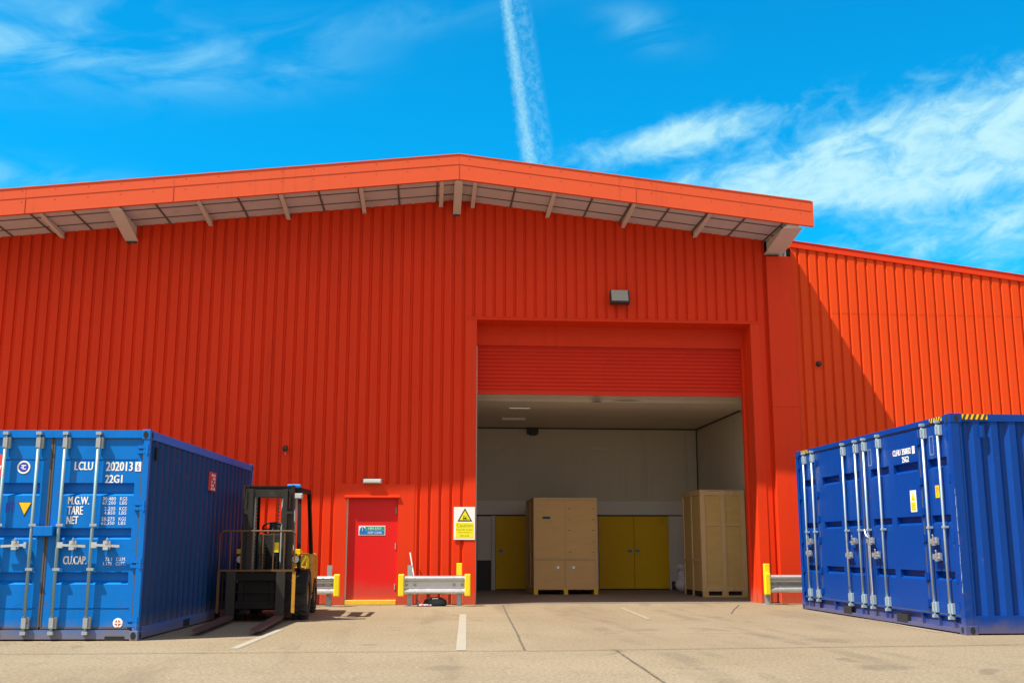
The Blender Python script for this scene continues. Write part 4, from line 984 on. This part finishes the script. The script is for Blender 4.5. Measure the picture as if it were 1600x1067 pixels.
# chassis and engine cover
mb = MB(); mb.box((-0.36, -0.30, 0.16), (0.36, 1.55, 0.62)); mb.box((-0.50, 0.42, 0.20), (0.50, 1.20, 0.50)); mb.box((-0.46, 0.40, 0.50), (-0.40, 0.80, 0.55)); mb.box((-0.34, -0.36, 0.55), (0.34, -0.26, 0.98)); mb.build('chassis', 'black', fk, bevel=0.015)
mb = MB(); mb.prism([(0.75, 0.62), (1.75, 0.62), (1.75, 0.92), (1.65, 0.98), (0.80, 0.98)], 0, -0.40, 0.40); mb.build('engine_cover', 'flyellow', fk, bevel=0.03)
mb = MB(); mb.prism([(1.35, 0.34), (2.15, 0.30), (2.28, 0.45), (2.28, 0.90), (2.18, 1.02), (1.55, 1.02), (1.45, 0.62), (1.35, 0.60)], 0, -0.53, 0.53); mb.build('counterweight', 'flyellow', fk, bevel=0.05, seg=3)
for s_ in (-1, 1):
    mb = MB(); pts = []
    for i in range(9):
        a = math.pi * (0.05 + 0.95 * i / 8); pts.append((-0.02 - 0.43 * math.cos(a) * 1.0, 0.36 + 0.43 * math.sin(a)))
    inner = [(p[0] * 0.93, 0.36 + (p[1] - 0.36) * 0.93) for p in pts][::-1]
    mb.prism(pts + inner, 0, s_ * 0.36, s_ * 0.62); mb.build('mudguard', 'black', fk)
    mb = MB(); mb.box((s_ * 0.42, 0.45, 0.28), (s_ * 0.56, 1.05, 0.34)); mb.box((s_ * 0.50, 0.46, 0.342), (s_ * 0.53, 1.34, 0.74)); mb.build('step', 'flyellow', fk)


def wheel(x, y, r, w, s_):
    t_ = MB(); h = w / 2
    t_.lathe([(r * .58, -h), (r * .90, -h), (r * .985, -h * .75), (r, -h * .4), (r, h * .4), (r * .985, h * .75), (r * .90, h), (r * .58, h), (r * .58, -h)], (x, y, r), 32, 0)
    for i in range(22):
        a = 2 * math.pi * i / 22
        for sg_ in (-1, 1):
            c = Vector((x + sg_ * h * .55, y + math.cos(a) * r * .99, r + math.sin(a) * r * .99)); d = Vector((0, -math.sin(a), math.cos(a)))
            t_.bar(c - d * .018 - Vector((h * .4, 0, 0)), c + d * .018 + Vector((h * .4, 0, 0)), 0.03, 0.022)
    wo_ = t_.build('wheel', 'tyre', fk)
    q_ = MB(); q_.lathe([(0.001, s_ * h * .5), (r * .22, s_ * h * .55), (r * .26, s_ * h * .2), (r * .48, s_ * h * .2), (r * .60, s_ * h * .85), (r * .60, -s_ * h * .85)], (x, y, r), 24, 0); q_.build('rim', 'rim', wo_)
    for i in range(6):
        q_ = MB(); a = 2 * math.pi * i / 6; q_.cyl((x + s_ * h * .2, y + math.cos(a) * r * .36, r + math.sin(a) * r * .36), (x + s_ * h * .34, y + math.cos(a) * r * .36, r + math.sin(a) * r * .36), .016, 6).build('wheel_nut', 'galvdull', wo_)


for s_ in (-1, 1): wheel(s_ * 0.50, 0.0, 0.375, 0.24, s_); wheel(s_ * 0.46, 1.75, 0.29, 0.19, s_)
# mast
mb = MB()
for s_ in (-1, 1):
    x0 = s_ * 0.345; mb.box((x0 - .04, -0.52, 0.12), (x0 + .04, -0.50, 2.07)); mb.box((x0 + s_ * .02, -0.50, 0.12), (x0 + s_ * .04, -0.40, 2.07)); mb.box((x0 - .04, -0.40, 0.12), (x0 + .04, -0.38, 2.07))
mb.box((-0.385, -0.40, 1.90), (0.385, -0.37, 2.05)); mb.box((-0.385, -0.40, 0.30), (0.385, -0.37, 0.42)); mb.box((-0.40, -0.53, 2.068), (0.40, -0.36, 2.083)); mb.build('outer_mast', 'mast', fk)
mb = MB()
for s_ in (-1, 1):
    x0 = s_ * 0.265; mb.box((x0 - .035, -0.60, 0.14), (x0 + .035, -0.58, 2.03)); mb.box((x0 - .012, -0.58, 0.14), (x0 + .012, -0.49, 2.03)); mb.box((x0 - .035, -0.51, 0.14), (x0 + .035, -0.49, 2.03))
mb.box((-0.30, -0.585, 1.90), (0.30, -0.55, 2.02)); mb.build('inner_mast', 'mast', fk)
for s_ in (-1, 1):
    mb = MB(); mb.cyl((s_ * .335, -.575, 1.72), (s_ * .335, -.575, 1.98), .016, 8); mb.cyl((s_ * .375, -.56, 1.88), (s_ * .375, -.56, 2.09), .014, 8); mb.box((s_ * .30, -.60, 1.64), (s_ * .40, -.56, 1.68)); mb.build('bracket', 'mast', fk)
    mb = MB(); mb.cyl((s_ * .22, -.46, .2), (s_ * .22, -.46, 1.95), .028, 10); mb.build('lift_cylinder', 'galvdull', fk)
mb = MB(); mb.cyl((-0.10, -.56, .25), (-0.10, -.56, 1.30), .035, 12); mb.box((-.125, -.60, 1.02), (-.075, -.54, 1.33))
for k in range(14): mb.cyl((-0.02 - .02, -.60 + .02, .62 + k * .05), (-0.02 - .02, -.60 + .02, .65 + k * .05), .030, 8)
mb.build('free_lift_cylinder', 'mast', fk)
for s_ in (-1, 1):
    mb = MB()
    for k in range(26): mb.box((s_ * .17 - .012, -.615, .55 + k * .055), (s_ * .17 + .012, -.60, .59 + k * .055))
    mb.build('lift_chain', 'mast', fk)
# carriage, a little side-shifted to the left
cx = -0.115
mb = MB(); mb.box((cx - .53, -0.70, 0.62), (cx + .53, -0.63, 0.75)); mb.box((cx - .53, -0.70, 0.20), (cx + .53, -0.63, 0.31)); mb.box((cx - .28, -0.66, 0.20), (cx - .20, -0.61, 0.75)); mb.box((cx + .20, -0.66, 0.20), (cx + .28, -0.61, 0.75)); mb.box((cx - .20, -.63, .24), (cx + .20, -.60, .70)); mb.box((cx - .53, -.69, .30), (cx - .49, -.64, .63)); mb.box((cx + .49, -.69, .30), (cx + .53, -.64, .63)); mb.box((cx - .50, -.675, .43), (cx + .50, -.655, .46)); mb.build('carriage', 'black', fk, bevel=0.006)
for s_, dx_ in ((-1, 0.0), (1, 0.0)):
    xx = cx + s_ * 0.375 + dx_; w = 0.068; mb = MB()
    mb.box((xx - w, -0.76, 0.10), (xx + w, -0.705, 0.76)); shank = mb.build('fork', 'mast', fk); mb = MB()
    mb._a([(xx - w, -0.76, 0.045), (xx + w, -0.76, 0.045), (xx + w, -0.705, 0.10), (xx - w, -0.705, 0.10), (xx - w, -0.76, 0.10), (xx + w, -0.76, 0.10)], [(0, 1, 2, 3), (0, 4, 5, 1), (2, 5, 4, 3), (0, 3, 4), (1, 5, 2)])
    # tapering blade
    yt = -3.20; mb._a([(xx - w, -0.74, 0.055), (xx + w, -0.74, 0.055), (xx + w, -0.74, 0.11), (xx - w, -0.74, 0.11), (xx - w, yt + .15, 0.045), (xx + w, yt + .15, 0.045), (xx + w, yt + .15, 0.075), (xx - w, yt + .15, 0.075), (xx - w * .55, yt, 0.05), (xx + w * .55, yt, 0.05), (xx + w * .55, yt, 0.065), (xx - w * .55, yt, 0.065)],
                       [(0, 3, 2, 1), (0, 1, 5, 4), (1, 2, 6, 5), (2, 3, 7, 6), (3, 0, 4, 7), (4, 5, 9, 8), (5, 6, 10, 9), (6, 7, 11, 10), (7, 4, 8, 11), (8, 9, 10, 11)])
    mb.build('blade', 'rustfork', shank)
mb = MB(); xs = [cx - .57 + i * 1.14 / 7 for i in range(8)]
for i, xx in enumerate(xs): mb.bar((xx, -0.715, 0.76), (xx, -0.715, 1.36 if 0 < i < 7 else 1.33), 0.017)
mb.bar((xs[0] - .0, -0.715, 0.775), (xs[-1] + .0, -0.715, 0.775), 0.03); mb.tube([(xs[0], -0.715, 1.33), (xs[0] + .05, -.715, 1.372), (xs[-1] - .05, -.715, 1.372), (xs[-1], -.715, 1.33)], 0.015); mb.build('load_backrest', 'flrust', fk)
MB().box((xs[-1] - .025, -.72, .14), (xs[-1] + .025, -.68, .76)).build('side_post', 'flyellow', fk); MB().box((xs[0] - .02, -.72, .14), (xs[0] + .02, -.68, .76)).build('side_post', 'flrust', fk)
mb = MB(); mb.box((0.135, -0.66, 1.05), (0.20, -0.62, 1.20)); mb.build('yellow_plate', 'yellow', fk)
# overhead guard
mb = MB()
P_ = {}
for s_ in (-1, 1):
    mb.bar((s_ * .47, -0.22, 0.78), (s_ * .40, 0.14, 2.03), 0.055, 0.075); mb.bar((s_ * .47, 1.62, 0.98), (s_ * .43, 1.30, 2.06), 0.055, 0.075); mb.bar((s_ * .40, 0.14, 2.05), (s_ * .43, 1.32, 2.07), 0.06, 0.07)
mb.bar((-.43, 0.14, 2.05), (.43, 0.14, 2.05), 0.06, 0.09); mb.bar((-.43, 1.32, 2.07), (.43, 1.32, 2.07), 0.06, 0.07)
for k in range(2): mb.bar((-.16 + k * .32, 0.14, 2.065), (-.16 + k * .32, 1.32, 2.085), 0.20, 0.03)
mb.build('overhead_guard', 'black', fk)
mb = MB(); mb.cyl((0.24, 1.0, 1.05), (0.24, 1.0, 2.02), 0.022, 8); mb.build('exhaust_pipe', 'galvdull', fk)
# lamps on the guard and on the pillars
wl = MB().box((0.28, 0.03, 1.90), (0.46, 0.10, 1.99)).build('work_lamp', 'greybox', fk, bevel=0.01)
MB().box((0.30, 0.022, 1.915), (0.44, 0.031, 1.975)).build('lens', 'lens', wl)
mb = MB(); mb.box((0.20, 0.06, 2.08), (0.42, 0.26, 2.14)); mb.build('blue_block', 'blueblock', fk, bevel=0.02)  # small blue block on top of the overhead guard
for s_ in (-1, 1):
    hl = MB(); hl.cyl((s_ * .43, -0.36, 0.94), (s_ * .43, -0.26, 0.94), 0.065, 16); hl = hl.build('headlight', 'black', fk)
    q_ = MB(); q_.cyl((s_ * .43, -0.368, 0.94), (s_ * .43, -0.358, 0.94), 0.055, 16); q_.build('lens', 'lens', hl)
    MB().box((s_ * .40, -0.30, 1.02), (s_ * .50, -0.24, 1.10)).build('indicator', 'orangeyel', fk, bevel=0.01)
for a_, b_ in ((0.36, 0.56), (-0.56, -0.36)):
    MB().prism([(-0.20, 0.62), (0.02, 0.80), (0.30, 0.82), (0.42, 0.66), (0.42, 0.60), (-0.20, 0.60)], 0, a_, b_).build('yellow_cowl', 'flyellow', fk, bevel=0.015)
# hoses, levers, tilt rams
mb = MB(); mb.tube([(0.40, -0.30, 0.86), (0.46, -0.33, 1.00), (0.50, -0.20, 1.06)], 0.018); mb.tube([(0.47, -0.15, 0.80), (0.55, -0.05, 0.98), (0.57, 0.1, 0.95), (0.56, 0.15, 0.75)], 0.022); mb.build('hose', 'yellow', fk)
for s_ in (-1, 1): MB().tube([(s_ * 0.36, -.35, .55), (s_ * 0.42, -.5, .62)], .03).build('tilt_cylinder', 'galvdull', fk)
# seat, steering wheel, cowl
mb = MB(); mb.box((-0.24, 0.72, 0.98), (0.24, 1.15, 1.10)); mb.prism([(1.08, 1.08), (1.22, 1.08), (1.32, 1.56), (1.22, 1.56)], 0, -0.22, 0.22); mb.build('seat', 'seat', fk, bevel=0.04, seg=3)
mb = MB(); mb.prism([(-0.18, 0.95), (0.08, 0.95), (0.02, 1.30), (-0.10, 1.34)], 0, -0.28, 0.28); mb.build('dashboard', 'black', fk, bevel=0.02)
mb = MB(); pts = []
for i in range(19):
    a = 2 * math.pi * i / 18; pts.append((-0.02 + .17 * math.cos(a), 0.26 + 0.13 * math.sin(a), 1.42 + 0.10 * math.sin(a) * -1))
mb.tube(pts, 0.014, 8); mb.cyl((-0.02, 0.10, 1.28), (-0.02, 0.26, 1.42), .02, 8); mb.bar((-.18, .26, 1.42), (.14, .26, 1.42), .02); mb.build('steering_wheel', 'black', fk)
mb = MB()
for k in range(3): mb.cyl((0.20 + k * .05, -0.05, 1.28), (0.21 + k * .05, 0.02, 1.42), .008, 6)
mb.build('lever', 'galvdull', fk)


# ------------------------------------------------------------------ wooden crates
def crate1():
    t = thing('wooden_crate', 'tall pale plywood crate with black label and yellow feet in front of the yellow doors', 'crate', (3.41, 4.30, 0), 0, 'plywood crates in the loading bay')
    w, dp, h, z0 = 1.56, 2.05, 2.31, 0.12; a, b = -w / 2, w / 2
    mb = MB(); mb.box((a + .02, 0.02, z0 + .02), (b - .02, dp - .02, h - .02)); mb.box((a + .03, 0.008, 0.86), (-.006, 0.02, h - .06)); mb.box((.006, 0.008, 0.86), (b - .03, 0.02, h - .06)); mb.build('panel', 'ply', t)
    mb = MB()
    mb.box((a, 0, z0), (a + .06, dp, z0 + .04)); 
    mb.box((a, -.002, z0), (a + .055, .05, h)); mb.box((b - .055, -.002, z0), (b, .05, h)); mb.box((a, 0.0, h - .055), (b, dp, h + .004)); mb.box((a, dp - .05, z0), (a + .05, dp, h)); mb.box((b - .05, dp - .05, z0), (b, dp, h))
    mb.box((a + .056, 0.0, .825), (b - .056, .02, .857)); mb.box((-.022, 0.0, z0), (.022, .02, .824)); mb.box((a - .004, 0.9, z0), (a + .02, 0.96, h - .06)); mb.box((a + .056, .002, z0), (b - .056, .02, z0 + .04))
    mb.build('batten', 'batten', t)
    for xx in (a + .05, 0, b - .05):
        MB().box((xx - .05, -0.004, 0.0), (xx + .05, .10, .17)).build('foot', 'yellowstep', t)
        MB().box((xx - .05, .10, 0.0), (xx + .05, dp, .118)).build('runner', 'batten', t)
    mb = MB(); mb.box((a + .22, .004, 1.80), (a + .41, .0075, 1.86)); mb.build('black_label', 'signblack', t)
    mb = MB(); mb.box((a + .24, .004, 1.765), (a + .41, .0075, 1.795)); mb.build('label_strip', 'greybox', t)
    for xx in (-.19, .19): MB().cyl((xx, .004, .64), (xx, .0195, .64), .035, 12).build('catch', 'galv', t)
    for k in range(5):
        for xx in (.10, .68): MB().box((xx - .02 + random.uniform(-.02, .02), .0045, 1.0 + k * .26), (xx + .03, .0078, 1.012 + k * .26)).build('strap_mark', 'dark', t)


def crate2():
    t = thing('wooden_crate', 'weathered ribbed timber crate with dark fork slots against the right side of the doorway', 'crate', (6.88, 2.70, 0), 0.0, 'plywood crates in the loading bay')
    w, dp, h = 1.06, 1.75, 2.42; a, b = -w / 2, w / 2
    mb = MB(); mb.box((a + .025, .025, .13), (b - .025, dp - .025, h - .02)); mb.build('panel', 'ply2', t)
    mb = MB()
    for xx in (a, -.055, b - .11): mb.box((xx, 0, .14), (xx + .11, .026, h))
    for z in (h - .11, 1.615, .14): 
        for x0, x1 in ((a + .11, -.055), (.055, b - .11)): mb.box((x0, .002 if z > 1 else 0.0, z), (x1, .025, z + (.10 if z != 1.615 else .045)))
    for yy in (0.027, dp / 2, dp - .06): mb.box((a, yy, .14), (a + .026, yy + .07, h))
    mb.box((a - .004, .03, h), (b + .004, dp, h + .02))
    for y0, y1 in ((.10, dp / 2), (dp / 2 + .07, dp - .06)): mb.box((a + .002, y0, .80), (a + .024, y1, .86)); mb.box((a + .002, y0, h - .10), (a + .024, y1, h))
    mb.build('batten', 'batten', t)
    mb = MB(); mb.box((a, 0, 0), (b, .05, .04)); mb.box((a, 0, .041), (a + .14, .05, .139)); mb.box((-.07, 0, .041), (.07, .05, .139)); mb.box((b - .14, 0, .041), (b, .05, .139))
    mb.build('pallet_base', 'ply2', t)
    for yy in (dp / 2, dp - .06): MB().box((a, yy, 0), (a + .03, yy + .10, .139)).build('pallet_block', 'ply2', t)
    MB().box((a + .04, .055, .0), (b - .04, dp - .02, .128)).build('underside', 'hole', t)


crate1(); crate2()
mb = MB()
for (x_, z_, r_, s_) in ((0, .18, .24, .8), (.03, .42, .20, .8), (-.03, .62, .15, .7), (.05, .30, .23, .8)): sphere(mb, (6.62 + x_, 5.6, z_), r_, s_, 14, 8)
tag(mb.build('white_sack', 'sack', None, smooth=True), 'slumped white sack on the floor behind the weathered right crate', 'sack')
eb = MB().box((2.74, BY - .16, 4.16), (3.05, BY - .012, 4.33)).box((2.80, BY - .17, 4.12), (3.0, BY - .05, 4.16)).build('ceiling_speaker', 'dark', None)
eb.name = 'junction_box'; tag(eb, 'small dark box fixed high on the back wall of the loading bay', 'box')

# grit and dry crumbs gathered at the foot of the wall and the containers
random.seed(21); mb = MB()
def crumb(x, y, r):
    a = random.uniform(0, 6.28); vs = []
    for k in range(4): vs.append((x + r * math.cos(a + k * 1.57) * random.uniform(.6, 1.2), y + r * math.sin(a + k * 1.57) * random.uniform(.6, 1.2), 0.001))
    vs.append((x + random.uniform(-.3, .3) * r, y, r * random.uniform(.5, .9)))
    mb._a(vs, [(3, 2, 1, 0), (0, 1, 4), (1, 2, 4), (2, 3, 4), (3, 0, 4)])
for i in range(160): crumb(random.uniform(-8, 0.9), -0.03 - abs(random.gauss(0, .12)), random.uniform(.004, .014))
for i in range(60): crumb(random.uniform(-5.9, -3.5), -8.2 - abs(random.gauss(0, .18)), random.uniform(.004, .013))
for i in range(90): crumb(7.0 - abs(random.gauss(0, .15)), random.uniform(-8, -2), random.uniform(.004, .013))
for i in range(120): crumb(random.uniform(-6, 8), random.uniform(-12, -1), random.uniform(.003, .010))
o = mb.build('grit', mat('grit', (0.17, 0.13, 0.09), 0.9, vary=0.4, vscale=3)); o['kind'] = 'stuff'
